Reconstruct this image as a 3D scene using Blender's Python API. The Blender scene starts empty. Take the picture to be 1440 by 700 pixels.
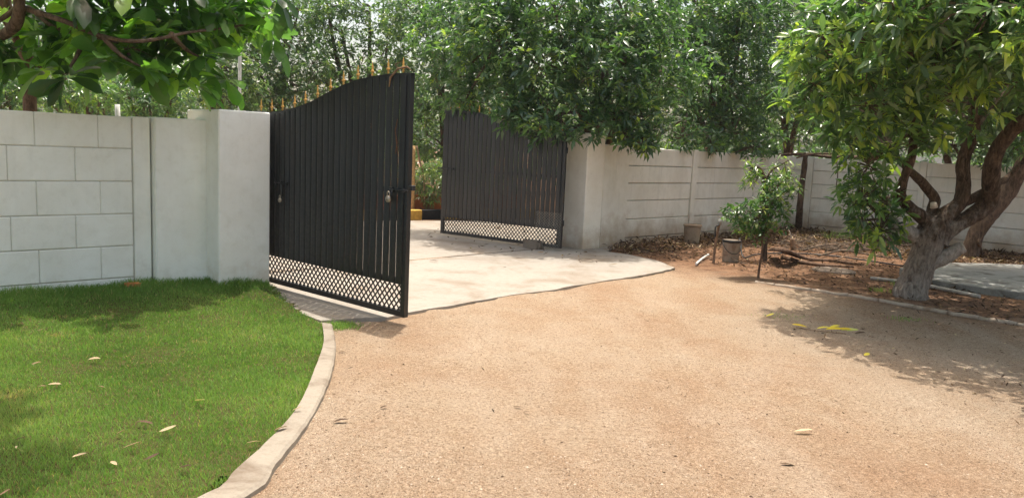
import bpy, bmesh, math, random
import numpy as np
from mathutils import Vector, Matrix, noise as mnoise
random.seed(7); rng = np.random.default_rng(7)
R = math.radians
S = bpy.context.scene
COL = S.collection

# ------------------------------------------------------------------ camera
F_PX, W_PX, H_PX, CAM_H = 1100.0, 1440.0, 700.0, 1.6
ROLL, PITCH = R(2.58), math.atan(142/1100)
_f = np.array([0, math.cos(PITCH), -math.sin(PITCH)]); _r0 = np.array([1., 0, 0]); _u0 = np.cross(_r0, _f)
_r = _r0*math.cos(ROLL)+_u0*math.sin(ROLL); _u = -_r0*math.sin(ROLL)+_u0*math.cos(ROLL)
cam_d = bpy.data.cameras.new('camera'); cam = bpy.data.objects.new('camera', cam_d); COL.objects.link(cam)
cam_d.sensor_width = 36; cam_d.lens = 36*F_PX/W_PX; cam_d.clip_start = .05; cam_d.clip_end = 2000
m = Matrix.Identity(4)
for i in range(3):
    m[i][0] = _r[i]; m[i][1] = _u[i]; m[i][2] = -_f[i]
m[2][3] = CAM_H
cam.matrix_world = m
S.camera = cam

# ------------------------------------------------------------------ light
SUN_EL, SUN_AZ = R(77), R(7)
world = bpy.data.worlds.new('World'); S.world = world; world.use_nodes = True
wn = world.node_tree.nodes; wl = world.node_tree.links
bg = wn['Background']; sky = wn.new('ShaderNodeTexSky'); sky.sky_type = 'NISHITA'
sky.sun_disc = False; sky.sun_elevation = SUN_EL; sky.sun_rotation = SUN_AZ
sky.dust_density = 5.0; sky.air_density = 1.0; sky.ozone_density = 1.0
tint = wn.new('ShaderNodeMix'); tint.data_type = 'RGBA'; tint.blend_type = 'MULTIPLY'; tint.inputs[0].default_value = 1; tint.inputs[7].default_value = (1.06, .98, .84, 1)
wl.new(sky.outputs[0], tint.inputs[6]); wl.new(tint.outputs[2], bg.inputs[0])   # hazy, warm-white tropical sky
bg.inputs[1].default_value = 0.15
sd = bpy.data.lights.new('sun', 'SUN'); sd.energy = 2.55; sd.angle = R(.5); sd.color = (1, .95, .88)
sun = bpy.data.objects.new('sun', sd); COL.objects.link(sun)
to_sun = Vector((math.cos(SUN_EL)*math.sin(SUN_AZ), math.cos(SUN_EL)*math.cos(SUN_AZ), math.sin(SUN_EL)))
sun.rotation_euler = to_sun.to_track_quat('Z', 'Y').to_euler(); sun.location = (0, 10, 30)
S.view_settings.view_transform = 'Standard'; S.view_settings.look = 'None'
S.view_settings.exposure = 1.12; S.view_settings.gamma = 1; S.view_settings.use_curve_mapping = False
S.cycles.max_bounces = 8; S.cycles.transparent_max_bounces = 8

# ------------------------------------------------------------------ layout helpers (survey numbers read off the photograph)
def ray(px, py): return _f + _r*(px-W_PX/2)/F_PX + _u*(H_PX/2-py)/F_PX
def G(px, py, z=0.0):
    d = ray(px, py); t = (z-CAM_H)/d[2]; return Vector((d[0]*t, d[1]*t, z))
def P(px, py, d):
    q = ray(px, py); t = d/q[1]; return Vector((q[0]*t, q[1]*t, CAM_H+q[2]*t))
def inview(pts, pad=0):
    q = pts-np.array([0, 0, CAM_H]); z = q@_f; x = W_PX/2+F_PX*(q@_r)/z; y = H_PX/2-F_PX*(q@_u)/z
    return (z > .3) & (x > -pad) & (x < W_PX+pad) & (y > -pad) & (y < H_PX+pad), z

# ------------------------------------------------------------------ object helpers
def tag(o, label=None, cat=None, group=None, kind=None):
    for k, v in (('label', label), ('category', cat), ('group', group), ('kind', kind)):
        if v: o[k] = v
    return o
def thing(name, loc, rz=0, label=None, cat=None, group=None):
    o = bpy.data.objects.new(name, None); o.empty_display_size = .1; COL.objects.link(o)
    o.location = loc; o.rotation_euler = (0, 0, rz)
    o['_m'] = 0; del o['_m']
    return tag(o, label, cat, group)
def mw(o):
    return Matrix.Translation(o.location) @ o.rotation_euler.to_matrix().to_4x4()
def link(name, me, mat=None, parent=None, world_space=True):
    o = bpy.data.objects.new(name, me); COL.objects.link(o)
    if mat and not me.materials: me.materials.append(mat)
    if parent:
        o.parent = parent
        if world_space:
            chain = []; p = parent
            while p: chain.append(p); p = p.parent
            M = Matrix.Identity(4)
            for p in reversed(chain): M = M @ p.matrix_parent_inverse @ mw(p)
            o.matrix_parent_inverse = M.inverted()
    return o
def recenter(o):
    """origin of a top-level mesh to the foot of it"""
    me = o.data; n = len(me.vertices); a = np.empty(n*3, np.float32); me.vertices.foreach_get('co', a); a = a.reshape(-1, 3)
    c = np.array([(a[:, 0].min()+a[:, 0].max())/2, (a[:, 1].min()+a[:, 1].max())/2, a[:, 2].min()], np.float32)
    me.vertices.foreach_set('co', (a-c).ravel()); o.location = [float(v) for v in c]; return o
def tri_mesh(name, V, T, tone=None, smooth=False):
    V = np.ascontiguousarray(V, np.float32); T = np.ascontiguousarray(T, np.int32)
    me = bpy.data.meshes.new(name); k = T.shape[1]
    me.vertices.add(len(V)); me.vertices.foreach_set('co', V.ravel())
    me.loops.add(T.size); me.loops.foreach_set('vertex_index', T.ravel())
    me.polygons.add(len(T)); me.polygons.foreach_set('loop_start', np.arange(0, T.size, k, dtype=np.int32))
    me.polygons.foreach_set('loop_total', np.full(len(T), k, np.int32))
    if smooth: me.polygons.foreach_set('use_smooth', np.ones(len(T), bool))
    if tone is not None:
        a = me.attributes.new('tone', 'FLOAT', 'POINT'); a.data.foreach_set('value', np.ascontiguousarray(tone, np.float32))
    me.update(); me.validate(); return me
class MB:
    """collects boxes, tubes, prisms; builds ONE mesh"""
    def __init__(s): s.v = []; s.f = []; s.sm = []
    def add(s, vs, fs, smooth=False):
        n = len(s.v); s.v += [tuple(v) for v in vs]; s.f += [tuple(i+n for i in f) for f in fs]; s.sm += [smooth]*len(fs)
    def box(s, c, d, M=None):
        x, y, z = [k/2 for k in d]; vs = [Vector((c[0]+i*x, c[1]+j*y, c[2]+k*z)) for i in (-1, 1) for j in (-1, 1) for k in (-1, 1)]
        if M: vs = [M @ v for v in vs]
        s.add(vs, [(0, 1, 3, 2), (4, 6, 7, 5), (0, 4, 5, 1), (2, 3, 7, 6), (0, 2, 6, 4), (1, 5, 7, 3)])
    def tube(s, pts, rad, sides=8, rough=0, cap=True, seed=0):
        pts = [Vector(p) for p in pts]; n = len(pts)
        if not hasattr(rad, '__len__'): rad = [rad]*n
        T = [(pts[min(i+1, n-1)]-pts[max(i-1, 0)]).normalized() for i in range(n)]
        up = Vector((0, 0, 1)) if abs(T[0].z) < .9 else Vector((1, 0, 0))
        N = T[0].cross(up).normalized(); vs = []
        for i in range(n):
            N = (N-T[i]*N.dot(T[i])).normalized(); B = T[i].cross(N)
            for k in range(sides):
                a = 2*math.pi*k/sides; d = N*math.cos(a)+B*math.sin(a); rr = rad[i]
                if rough: rr *= 1+rough*mnoise.noise((pts[i]+d*rad[i])*7+Vector((seed, 0, 0)))+rough*.5*mnoise.noise((pts[i]+d*rad[i])*22)
                vs.append(pts[i]+d*rr)
        fs = [(i*sides+k, i*sides+(k+1) % sides, (i+1)*sides+(k+1) % sides, (i+1)*sides+k) for i in range(n-1) for k in range(sides)]
        if cap: fs += [tuple(range(sides-1, -1, -1)), tuple((n-1)*sides+k for k in range(sides))]
        s.add(vs, fs, sides > 5)
        if cap: s.sm[-1] = s.sm[-2] = False
    def lathe(s, prof, c=(0, 0, 0), sides=20, M=None):
        vs = []; n = len(prof)
        for r_, z in prof:
            for k in range(sides):
                a = 2*math.pi*k/sides; v = Vector((c[0]+r_*math.cos(a), c[1]+r_*math.sin(a), c[2]+z)); vs.append(M @ v if M else v)
        fs = [(i*sides+k, i*sides+(k+1) % sides, (i+1)*sides+(k+1) % sides, (i+1)*sides+k) for i in range(n-1) for k in range(sides)]
        fs += [tuple(range(sides-1, -1, -1)), tuple((n-1)*sides+k for k in range(sides))]
        s.add(vs, fs, True); s.sm[-1] = s.sm[-2] = False
    def prism(s, poly, z0, z1):
        n = len(poly)
        if sum(poly[i][0]*poly[(i+1) % n][1]-poly[(i+1) % n][0]*poly[i][1] for i in range(n)) < 0: poly = poly[::-1]
        vs = [(p[0], p[1], z0) for p in poly]+[(p[0], p[1], z1) for p in poly]
        s.add(vs, [tuple(range(n-1, -1, -1)), tuple(range(n, 2*n))]+[(i, (i+1) % n, n+(i+1) % n, n+i) for i in range(n)])
    def mesh(s, name, bevel=0):
        me = bpy.data.meshes.new(name); me.from_pydata(s.v, [], s.f); me.polygons.foreach_set('use_smooth', s.sm); me.update()
        if bevel:
            bm = bmesh.new(); bm.from_mesh(me)
            bmesh.ops.bevel(bm, geom=bm.edges[:], offset=bevel, segments=1, affect='EDGES', profile=.5); bm.to_mesh(me); bm.free()
        return me
    def build(s, name, mat, parent=None, bevel=0, world_space=True):
        return link(name, s.mesh(name, bevel), mat, parent, world_space)
def crom(pts, n=6):
    pts = [Vector(p) for p in pts]; o = []
    for i in range(len(pts)-1):
        a = pts[max(i-1, 0)]; b = pts[i]; c = pts[i+1]; d = pts[min(i+2, len(pts)-1)]
        for k in range(n):
            t = k/n; o.append(.5*((2*b)+(c-a)*t+(2*a-5*b+4*c-d)*t*t+(3*b-a-3*c+d)*t**3))
    o.append(pts[-1]); return o
def lerp_list(v, n=6):
    o = []
    for i in range(len(v)-1): o += [v[i]+(v[i+1]-v[i])*k/n for k in range(n)]
    return o+[v[-1]]
def in_poly(x, y, poly):
    r = np.zeros(x.shape, bool); n = len(poly)
    for i in range(n):
        x1, y1 = poly[i][:2]; x2, y2 = poly[(i+1) % n][:2]
        c = ((y1 > y) != (y2 > y)) & (x < (x2-x1)*(y-y1)/((y2-y1) or 1e-9)+x1); r ^= c
    return r

# ------------------------------------------------------------------ materials
def mat(name, base=(.5, .5, .5), rough=.8, metal=0, spec=.5):
    M = bpy.data.materials.new(name); M.use_nodes = True; b = M.node_tree.nodes['Principled BSDF']
    b.inputs['Base Color'].default_value = (*base, 1); b.inputs['Roughness'].default_value = rough
    b.inputs['Metallic'].default_value = metal; b.inputs['Specular IOR Level'].default_value = spec
    return M, M.node_tree.nodes, M.node_tree.links, b
def node(N, t, **kw):
    n = N.new(t)
    for k, v in kw.items():
        if k in n.inputs: n.inputs[k].default_value = v
        else: setattr(n, k, v)
    return n
def nz(N, L, co, scale, detail=6, rough=.6, dist=0):
    n = node(N, 'ShaderNodeTexNoise', Scale=scale, Detail=detail, Roughness=rough, Distortion=dist); L.new(co, n.inputs['Vector']); return n.outputs['Fac']
def ramp(N, L, fac, stops):
    n = N.new('ShaderNodeValToRGB'); L.new(fac, n.inputs[0]); e = n.color_ramp.elements
    e[0].position, e[0].color = stops[0][0], (*stops[0][1], 1); e[1].position, e[1].color = stops[-1][0], (*stops[-1][1], 1)
    for p, c in stops[1:-1]: k = e.new(p); k.color = (*c, 1)
    return n.outputs[0]
def mix(N, L, f, a, b, mode='MIX'):
    n = N.new('ShaderNodeMix'); n.data_type = 'RGBA'; n.blend_type = mode
    for i, v in ((0, f), (6, a), (7, b)):
        if isinstance(v, (int, float)): n.inputs[i].default_value = v
        elif isinstance(v, tuple): n.inputs[i].default_value = (*v, 1)
        else: L.new(v, n.inputs[i])
    return n.outputs[2]
def mth(N, L, op, a, b=0.0, clamp=False):
    n = N.new('ShaderNodeMath'); n.operation = op; n.use_clamp = clamp
    for i, v in ((0, a), (1, b)):
        if isinstance(v, (int, float)): n.inputs[i].default_value = v
        else: L.new(v, n.inputs[i])
    return n.outputs[0]
def maprange(N, L, v, a, b, c=0, d=1):
    n = node(N, 'ShaderNodeMapRange'); L.new(v, n.inputs[0])
    for i, k in enumerate((a, b, c, d)): n.inputs[i+1].default_value = k
    return n.outputs[0]
def bump(N, L, b, h, strength=.4, dist=.02):
    n = node(N, 'ShaderNodeBump', Strength=strength, Distance=dist); L.new(h, n.inputs['Height'])
    prev = b.inputs['Normal']
    if prev.is_linked: L.new(prev.links[0].from_socket, n.inputs['Normal'])
    L.new(n.outputs[0], b.inputs['Normal'])
def pos(N): return N.new('ShaderNodeNewGeometry').outputs['Position']
def val(N, L, vec, axis):
    n = N.new('ShaderNodeSeparateXYZ'); L.new(vec, n.inputs[0]); return n.outputs[axis]
def scl(N, L, vec, s):
    n = N.new('ShaderNodeVectorMath'); n.operation = 'MULTIPLY'; L.new(vec, n.inputs[0]); n.inputs[1].default_value = s; return n.outputs[0]

def sand_mat():
    M, N, L, b = mat('sand', rough=.95, spec=.15); p = pos(N)
    big = nz(N, L, p, .45, 4, .55, .6); mid = nz(N, L, p, 2.6, 6, .65, .8); fine = nz(N, L, p, 40, 6, .85); vf = nz(N, L, p, 140, 4, .85)
    c = ramp(N, L, mid, [(.3, (.29, .20, .128)), (.48, (.345, .263, .182)), (.62, (.375, .306, .226)), (.75, (.41, .355, .28))])
    c2 = ramp(N, L, big, [(.35, (.30, .195, .122)), (.5, (.35, .265, .182)), (.7, (.39, .325, .245))])
    c = mix(N, L, .55, c, c2)
    mp = N.new('ShaderNodeMapping'); mp.inputs['Rotation'].default_value = (0, 0, .35); mp.inputs['Scale'].default_value = (1.5, .55, 1); L.new(p, mp.inputs[0])
    tr = nz(N, L, mp.outputs[0], 1.1, 5, .6, .4); c = mix(N, L, maprange(N, L, tr, .46, .66, 0, .5), c, (.42, .35, .27)); c = mix(N, L, maprange(N, L, tr, .46, .30, 0, .35), c, (.31, .20, .125))
    g = ramp(N, L, fine, [(.34, (.36, .29, .24)), (.45, (.84, .79, .74)), (.55, (1.02, 1.02, 1.02)), (.66, (1.5, 1.48, 1.44))])
    c = mix(N, L, .8, c, g, 'MULTIPLY')
    g2 = ramp(N, L, vf, [(.38, (.36, .30, .26)), (.48, (.96, .94, .92)), (.62, (1.42, 1.40, 1.37))]); c = mix(N, L, .85, c, g2, 'MULTIPLY')
    # redder raw earth by the far walls and outside, where nothing has driven
    y = val(N, L, p, 1); x = val(N, L, p, 0)
    far = mth(N, L, 'ADD', mth(N, L, 'MULTIPLY', mth(N, L, 'ADD', y, -9.6), .62), mth(N, L, 'MULTIPLY', mth(N, L, 'ADD', x, -3.4), .62))
    far = mth(N, L, 'ADD', far, maprange(N, L, mid, .3, .7, -.35, .35))
    f = maprange(N, L, far, -.1, .7)
    red = ramp(N, L, nz(N, L, p, 5, 6, .7), [(.3, (.085, .05, .032)), (.48, (.19, .105, .06)), (.62, (.28, .165, .098)), (.75, (.34, .235, .155))])
    c = mix(N, L, f, c, mix(N, L, .6, red, g, 'MULTIPLY'))
    L.new(c, b.inputs['Base Color'])
    bump(N, L, b, nz(N, L, p, 9, 6, .7), .35, .04); bump(N, L, b, fine, .8, .02); bump(N, L, b, vf, .7, .008)
    return M
def concrete_mat(name, base, dirt, sc=1, rough=.9):
    M, N, L, b = mat(name, rough=rough, spec=.25); p = pos(N)
    n1 = nz(N, L, p, 1.3*sc, 6, .62, .5); n2 = nz(N, L, p, 14*sc, 7, .72); n3 = nz(N, L, p, 90, 4, .7)
    c = ramp(N, L, n1, [(.34, dirt), (.5, base), (.7, tuple(min(1, k*1.1) for k in base))])
    d = ramp(N, L, n2, [(.3, (.78, .74, .69)), (.5, (1, 1, 1)), (.68, (1.06, 1.05, 1.04))]); c = mix(N, L, .7, c, d, 'MULTIPLY')
    e = ramp(N, L, n3, [(.32, (.8, .77, .73)), (.5, (1, 1, 1))]); c = mix(N, L, .5, c, e, 'MULTIPLY')
    L.new(c, b.inputs['Base Color']); bump(N, L, b, n2, .3, .012); bump(N, L, b, n3, .35, .004); return M
def plaster_mat(name, base, stain=(.5, .33, .2), stain_h=.5, amount=.6, streak=.3, tint=(.86, .84, .8)):
    M, N, L, b = mat(name, rough=.8, spec=.3); p = pos(N)
    n1 = nz(N, L, p, 2.2, 6, .6, .4); n2 = nz(N, L, p, 11, 7, .7); n3 = nz(N, L, p, 120, 3, .6)
    c = ramp(N, L, n1, [(.35, tuple(a*t for a, t in zip(base, tint))), (.6, base)])
    c = mix(N, L, .5, c, ramp(N, L, n2, [(.3, (.86, .85, .82)), (.5, (1, 1, 1))]), 'MULTIPLY')
    z = val(N, L, p, 2)
    st = nz(N, L, scl(N, L, p, (9, 9, .55)), 1.6, 5, .6)     # runs of rain dirt
    sf = mth(N, L, 'MULTIPLY', maprange(N, L, st, .54, .72), maprange(N, L, z, .4, 1.7, .25, 1)); sf = mth(N, L, 'MULTIPLY', sf, streak)
    c = mix(N, L, sf, c, tuple(k*.62 for k in base))
    h = mth(N, L, 'ADD', z, maprange(N, L, nz(N, L, p, 3.2, 7, .7), .3, .7, -.22, .22))
    f = mth(N, L, 'MULTIPLY', maprange(N, L, h, stain_h, .02), amount)   # splashed red earth
    c = mix(N, L, f, c, stain); L.new(c, b.inputs['Base Color'])
    bump(N, L, b, n2, .22, .01); bump(N, L, b, n3, .25, .002); return M
def leaf_mat(name, dark, mid, light, extra, trans=.35, rough=.38, spec=.5):
    M, N, L, b = mat(name, rough=rough, spec=spec)
    a = N.new('ShaderNodeAttribute'); a.attribute_name = 'tone'
    c = ramp(N, L, a.outputs['Fac'], [(0, dark), (.45, mid), (.82, light), (.97, extra)])
    c = mix(N, L, .35, c, ramp(N, L, nz(N, L, pos(N), 30, 3), [(.3, (.7, .75, .7)), (.7, (1.2, 1.15, 1.1))]), 'MULTIPLY')
    L.new(c, b.inputs['Base Color'])
    t = N.new('ShaderNodeBsdfTranslucent'); L.new(mix(N, L, 1, c, (1.7, 1.9, .9), 'MULTIPLY'), t.inputs[0])
    ms = N.new('ShaderNodeMixShader'); ms.inputs[0].default_value = trans
    L.new(b.outputs[0], ms.inputs[1]); L.new(t.outputs[0], ms.inputs[2]); L.new(ms.outputs[0], N['Material Output'].inputs[0]); return M
def bark_mat(name, a, b2, pale=None, pale_at=None):
    M, N, L, b = mat(name, rough=.9, spec=.2); p = pos(N)
    st = nz(N, L, scl(N, L, p, (1, 1, .35)), 26, 6, .7, .5); n2 = nz(N, L, p, 6, 5, .65)
    c = ramp(N, L, st, [(.35, a), (.6, b2)]); c = mix(N, L, .6, c, ramp(N, L, n2, [(.3, (.6, .58, .55)), (.65, (1.15, 1.1, 1.05))]), 'MULTIPLY')
    if pale:
        c = mix(N, L, maprange(N, L, nz(N, L, p, 9, 4, .6), .42, .56), c, mix(N, L, .5, pale, ramp(N, L, st, [(.3, (.5, .47, .43)), (.6, (1, 1, 1))]), 'MULTIPLY'))
    L.new(c, b.inputs['Base Color']); bump(N, L, b, st, .7, .03); return M
def plain(name, base, rough=.6, metal=0, spec=.5, var=.3, sc=12, bm_=.1):
    M, N, L, b = mat(name, rough=rough, metal=metal, spec=spec); p = pos(N)
    n = nz(N, L, p, sc, 6, .65)
    L.new(ramp(N, L, n, [(.3, tuple(k*(1-var) for k in base)), (.55, base), (.75, tuple(min(1, k*(1+var)) for k in base))]), b.inputs['Base Color'])
    L.new(maprange(N, L, n, .3, .7, max(0, rough-.08), min(1, rough+.12)), b.inputs['Roughness'])
    if bm_: bump(N, L, b, nz(N, L, p, sc*6, 4), bm_, .004)
    return M
def gate_paint():
    M, N, L, b = mat('black_gate_paint', rough=.38, spec=.5); p = pos(N)
    n = nz(N, L, scl(N, L, p, (6, 6, 1.2)), 1.5, 6, .65); n2 = nz(N, L, p, 30, 5, .7); z = val(N, L, p, 2)
    c = ramp(N, L, n, [(.35, (.005, .008, .010)), (.65, (.011, .014, .017))])
    dust_bounce = mth(N, L, 'MULTIPLY', maprange(N, L, mth(N, L, 'ADD', z, maprange(N, L, n2, .3, .7, -.35, .35)), 1.1, .0), .35)
    oi = N.new('ShaderNodeObjectInfo'); c = mix(N, L, 1, c, ramp(N, L, oi.outputs['Random'], [(0, (.7, .7, .7)), (1, (1.35, 1.35, 1.35))]), 'MULTIPLY')
    c = mix(N, L, dust_bounce, c, (.075, .056, .042))            # thin dust, with reddish ground bounce painted into the lower half
    rs = maprange(N, L, nz(N, L, p, 17, 6, .75), .64, .72); c = mix(N, L, mth(N, L, 'MULTIPLY', rs, .6), c, (.10, .045, .022))
    L.new(c, b.inputs['Base Color']); L.new(maprange(N, L, n2, .3, .7, .3, .55), b.inputs['Roughness'])
    bump(N, L, b, nz(N, L, scl(N, L, p, (1, 1, .3)), 8, 3), .25, .01); return M

m_sand = sand_mat()
m_conc = concrete_mat('apron_concrete', (.315, .285, .243), (.24, .197, .15))
m_road = concrete_mat('road_concrete', (.32, .285, .24), (.24, .19, .14), .7)
m_kerb = concrete_mat('kerb_concrete', (.28, .245, .195), (.18, .142, .105), 2)
m_edge = concrete_mat('edging_cement', (.42, .34, .26), (.26, .18, .12), 3)
m_cover = concrete_mat('cover_cement', (.24, .19, .15), (.15, .11, .085), 3)
m_slab = concrete_mat('slab_concrete', (.27, .265, .24), (.12, .105, .085), 2.6)
m_wall = plaster_mat('white_wall_paint', (.86, .87, .81), (.42, .38, .28), .22, .3, .15, (.93, .92, .90))
m_core = plaster_mat('joint_mortar', (.60, .59, .54), (.34, .26, .18), .4, .5, .4)
m_pillar = plaster_mat('pillar_paint', (.87, .88, .83), (.55, .44, .30), .3, .5, .2, (.93, .92, .90))
m_rwall = plaster_mat('cream_wall_paint', (.84, .81, .73), (.38, .24, .13), .55, .8, .5, (.9, .89, .86))
m_rpillar = plaster_mat('cream_pillar_paint', (.88, .84, .75), (.48, .33, .20), .40, .7, .2, (.93, .92, .90))
m_gate = gate_paint()
m_gold = plain('gold_paint', (.70, .40, .10), .4, .3, .5, .4, 40)
m_brass = plain('padlock_steel', (.50, .44, .36), .35, .8, .5, .4, 60)
m_rust = plain('rusty_iron', (.13, .065, .035), .8, .3, .3, .4, 30)
m_grass = leaf_mat('grass_blades', (.095, .178, .036), (.165, .288, .066), (.26, .365, .105), (.44, .37, .17), .35, .5, .3)
m_mango = leaf_mat('mango_leaves', (.042, .092, .045), (.080, .155, .060), (.155, .27, .072), (.38, .47, .08), .42, .30, .9)
m_mango2 = leaf_mat('dusty_mango_leaves', (.052, .100, .052), (.095, .165, .072), (.165, .25, .09), (.36, .42, .12), .42, .32, .9)
m_almond = leaf_mat('almond_leaves', (.025, .06, .022), (.06, .135, .032), (.13, .27, .04), (.30, .45, .05), .60, .28, .6)
m_citrus = leaf_mat('sapling_leaves', (.03, .075, .02), (.06, .14, .035), (.12, .22, .05), (.33, .36, .12), .3, .3, .6)
m_dry = leaf_mat('dry_leaves', (.035, .020, .013), (.10, .058, .036), (.26, .17, .10), (.60, .48, .30), .15, .7, .2)
m_yel = leaf_mat('yellow_leaves', (.62, .42, .03), (.78, .62, .05), (.82, .70, .10), (.6, .62, .2), .2, .5, .3)
m_bark = bark_mat('mango_bark', (.055, .038, .028), (.17, .12, .085))
m_bark_w = bark_mat('whitened_bark', (.20, .165, .135), (.36, .31, .265))
m_bark_m = None
m_bark_p = bark_mat('pale_stub_bark', (.22, .19, .165), (.46, .42, .38))
m_bark_r = bark_mat('red_brown_bark', (.065, .042, .030), (.20, .125, .085))
def lime_bark():
    M, N, L, b = mat('limed_bark', rough=.9, spec=.15); p = pos(N)
    st = nz(N, L, scl(N, L, p, (1, 1, .3)), 24, 7, .75, .7); n2 = nz(N, L, p, 5, 6, .7); z = val(N, L, p, 2)
    lo = ramp(N, L, st, [(.36, (.12, .095, .078)), (.5, (.30, .255, .215)), (.65, (.42, .37, .32))]); hi = ramp(N, L, st, [(.36, (.035, .025, .018)), (.52, (.11, .075, .052)), (.68, (.21, .145, .10))])
    f = maprange(N, L, mth(N, L, 'ADD', z, maprange(N, L, n2, .3, .7, -.45, .45)), .62, 1.05); c = mix(N, L, f, lo, hi)
    c = mix(N, L, .6, c, ramp(N, L, n2, [(.3, (.62, .6, .57)), (.6, (1.15, 1.12, 1.08))]), 'MULTIPLY'); L.new(c, b.inputs['Base Color'])
    cr = N.new('ShaderNodeTexVoronoi'); cr.feature = 'DISTANCE_TO_EDGE'; cr.inputs['Scale'].default_value = 22; L.new(scl(N, L, p, (1, 1, .35)), cr.inputs['Vector'])
    bump(N, L, b, maprange(N, L, cr.outputs['Distance'], 0, .12), .5, .02); bump(N, L, b, st, .9, .04); return M
m_bark_m = lime_bark()
m_twig = bark_mat('twig_bark', (.06, .045, .035), (.18, .14, .105))
m_cut = plain('sawn_wood', (.55, .47, .38), .85, 0, .2, .3, 25)
m_pole = plain('pole_paint', (.66, .65, .62), .5)
m_wood = bark_mat('weathered_wood', (.14, .085, .05), (.36, .25, .17))
m_bucket = concrete_mat('bucket_cement', (.34, .27, .20), (.23, .16, .11), 5)
m_black = plain('black_plastic', (.02, .02, .022), .45)
m_white = plain('white_pvc', (.68, .67, .63), .4)
m_wpipe = plain('dusty_pvc', (.42, .38, .33), .6, 0, .4, .4, 14)
m_orange = plain('brick_clay', (.50, .20, .07), .9, 0, .2, .35, 30)
m_yellow = plain('kerb_yellow', (.62, .38, .08), .8, 0, .3, .4, 8)
m_kblack = plain('kerb_black', (.028, .028, .03), .8, 0, .3, .4, 8)
m_planter = plain('red_oxide_wall', (.38, .15, .075), .9, 0, .2, .35, 6)
m_bamboo = plain('ochre_bamboo', (.48, .30, .13), .7, 0, .3, .5, 20)
m_wire = plain('wire', (.36, .36, .33), .5, .3)
m_stone = concrete_mat('stone', (.22, .18, .14), (.13, .10, .075), 4)
m_pebble = leaf_mat('pebbles', (.08, .05, .034), (.25, .165, .105), (.34, .25, .175), (.46, .38, .30), 0, .9, .15)
m_soil = plain('lawn_soil', (.07, .06, .022), .95, 0, .1, .4, 20, .4)

# ------------------------------------------------------------------ ground lines
P0 = np.array([-3.71, 7.55]); AD = np.array([.725, .689]); NF = np.array([.689, -.725])   # left wall: origin, run, front normal
def fr(s, t=0): q = P0+AD*s+NF*t; return (float(q[0]), float(q[1]))
kerb_in = [(-2.9, .4), (-1.95, 2.2)]+[tuple(G(*q, .05))[:2] for q in ((274, 700), (331, 659), (391, 604), (423, 563), (441, 522), (455, 481), (453, 453))]
kerb_out = [(-2.78, .3), (-1.83, 2.12)]+[tuple(G(*q, .05))[:2] for q in ((334, 700), (391, 645), (437, 586), (464, 531), (473, 485), (468, 455))]
lawn_top = [tuple(G(*q, .04))[:2] for q in ((436, 446), (414, 433), (391, 415), (374, 404))]
lawn_poly = kerb_in+lawn_top+[(-2.62, 8.05), fr(.4), fr(-9), (-12, .4)]
apron_poly = [tuple(G(*q, .02))[:2] for q in ((452, 449), (482, 447), (512, 445.5), (546, 445), (574, 438.5), (615, 431), (660, 424), (690, 418.5), (730, 412), (765, 408.5), (800, 402), (850, 394), (905, 386), (930, 381), (950, 375.5), (925, 366), (885, 357), (853, 353))]
apron_poly += [(1.75, 13.2), (.8, 12.8), (.55, 12.55), (-2.95, 8.95), (-3.1, 8.6), (-2.75, 8.2)]+lawn_top[::-1][:3]
road_poly = [(-2.98, 9.01), (.52, 12.61), (1.2, 13.3), (3.3, 15.6), (8, 20.3), (6.5, 22), (-1.2, 16.55), (-2.9, 15.8), (-12.0, 9.6), (-12, 4.5), (-9.5, 2.6)]

def hfun(x, y):
    z = .012*np.sin(x*1.1+.4*np.sin(y*.9))*np.cos(y*.8)+.008*np.sin(x*3.1+y*1.7)*np.sin(y*2.3-x)+.004*np.sin(x*9+2*np.sin(y*5))*np.sin(y*8.1)
    # tyre tread ripples pressed in the sand
    u = (x-2.3)*.8+(y-5.2)*.6; v = -(x-2.3)*.6+(y-5.2)*.8
    z += .010*np.sin(u*95)*np.exp(-(v/.16)**2)*np.exp(-(u/.5)**2)
    # shallow wheel ruts swinging out of the gateway
    for off in (-.72, .72):
        xc = -.1+off+(9-y)*.16+.03*(9-y)**2*.6; d = (x-xc)/.13; z = z-(.010*np.exp(-d*d)-.006*np.exp(-((np.abs(d)-1.7)/.6)**2))*(y < 10)
    return z-.002
xs = np.concatenate([-np.geomspace(300, 3.2, 26), np.arange(-3.1, 8, .055), np.geomspace(8.1, 300, 26)])
ys = np.concatenate([-np.geomspace(200, 2, 14), np.arange(-1, 2.4, .4), np.arange(2.5, 14, .055), np.geomspace(14.1, 400, 34)])
X, Y = np.meshgrid(xs, ys, indexing='ij'); Z = hfun(X, Y); near = (np.abs(X-2) < 12) & (Y < 30) & (Y > -3)
Z = np.where(near, Z, -.03)
for pl in (apron_poly, road_poly, lawn_poly): Z = np.where(in_poly(X, Y, pl), -.045, Z)
nx, ny = X.shape; idx = np.arange(nx*ny).reshape(nx, ny)
Q = np.stack([idx[:-1, :-1], idx[1:, :-1], idx[1:, 1:], idx[:-1, 1:]], -1).reshape(-1, 4)
tag(link('ground', tri_mesh('ground', np.stack([X, Y, Z], -1).reshape(-1, 3), Q, smooth=True), m_sand), kind='structure')

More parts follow.
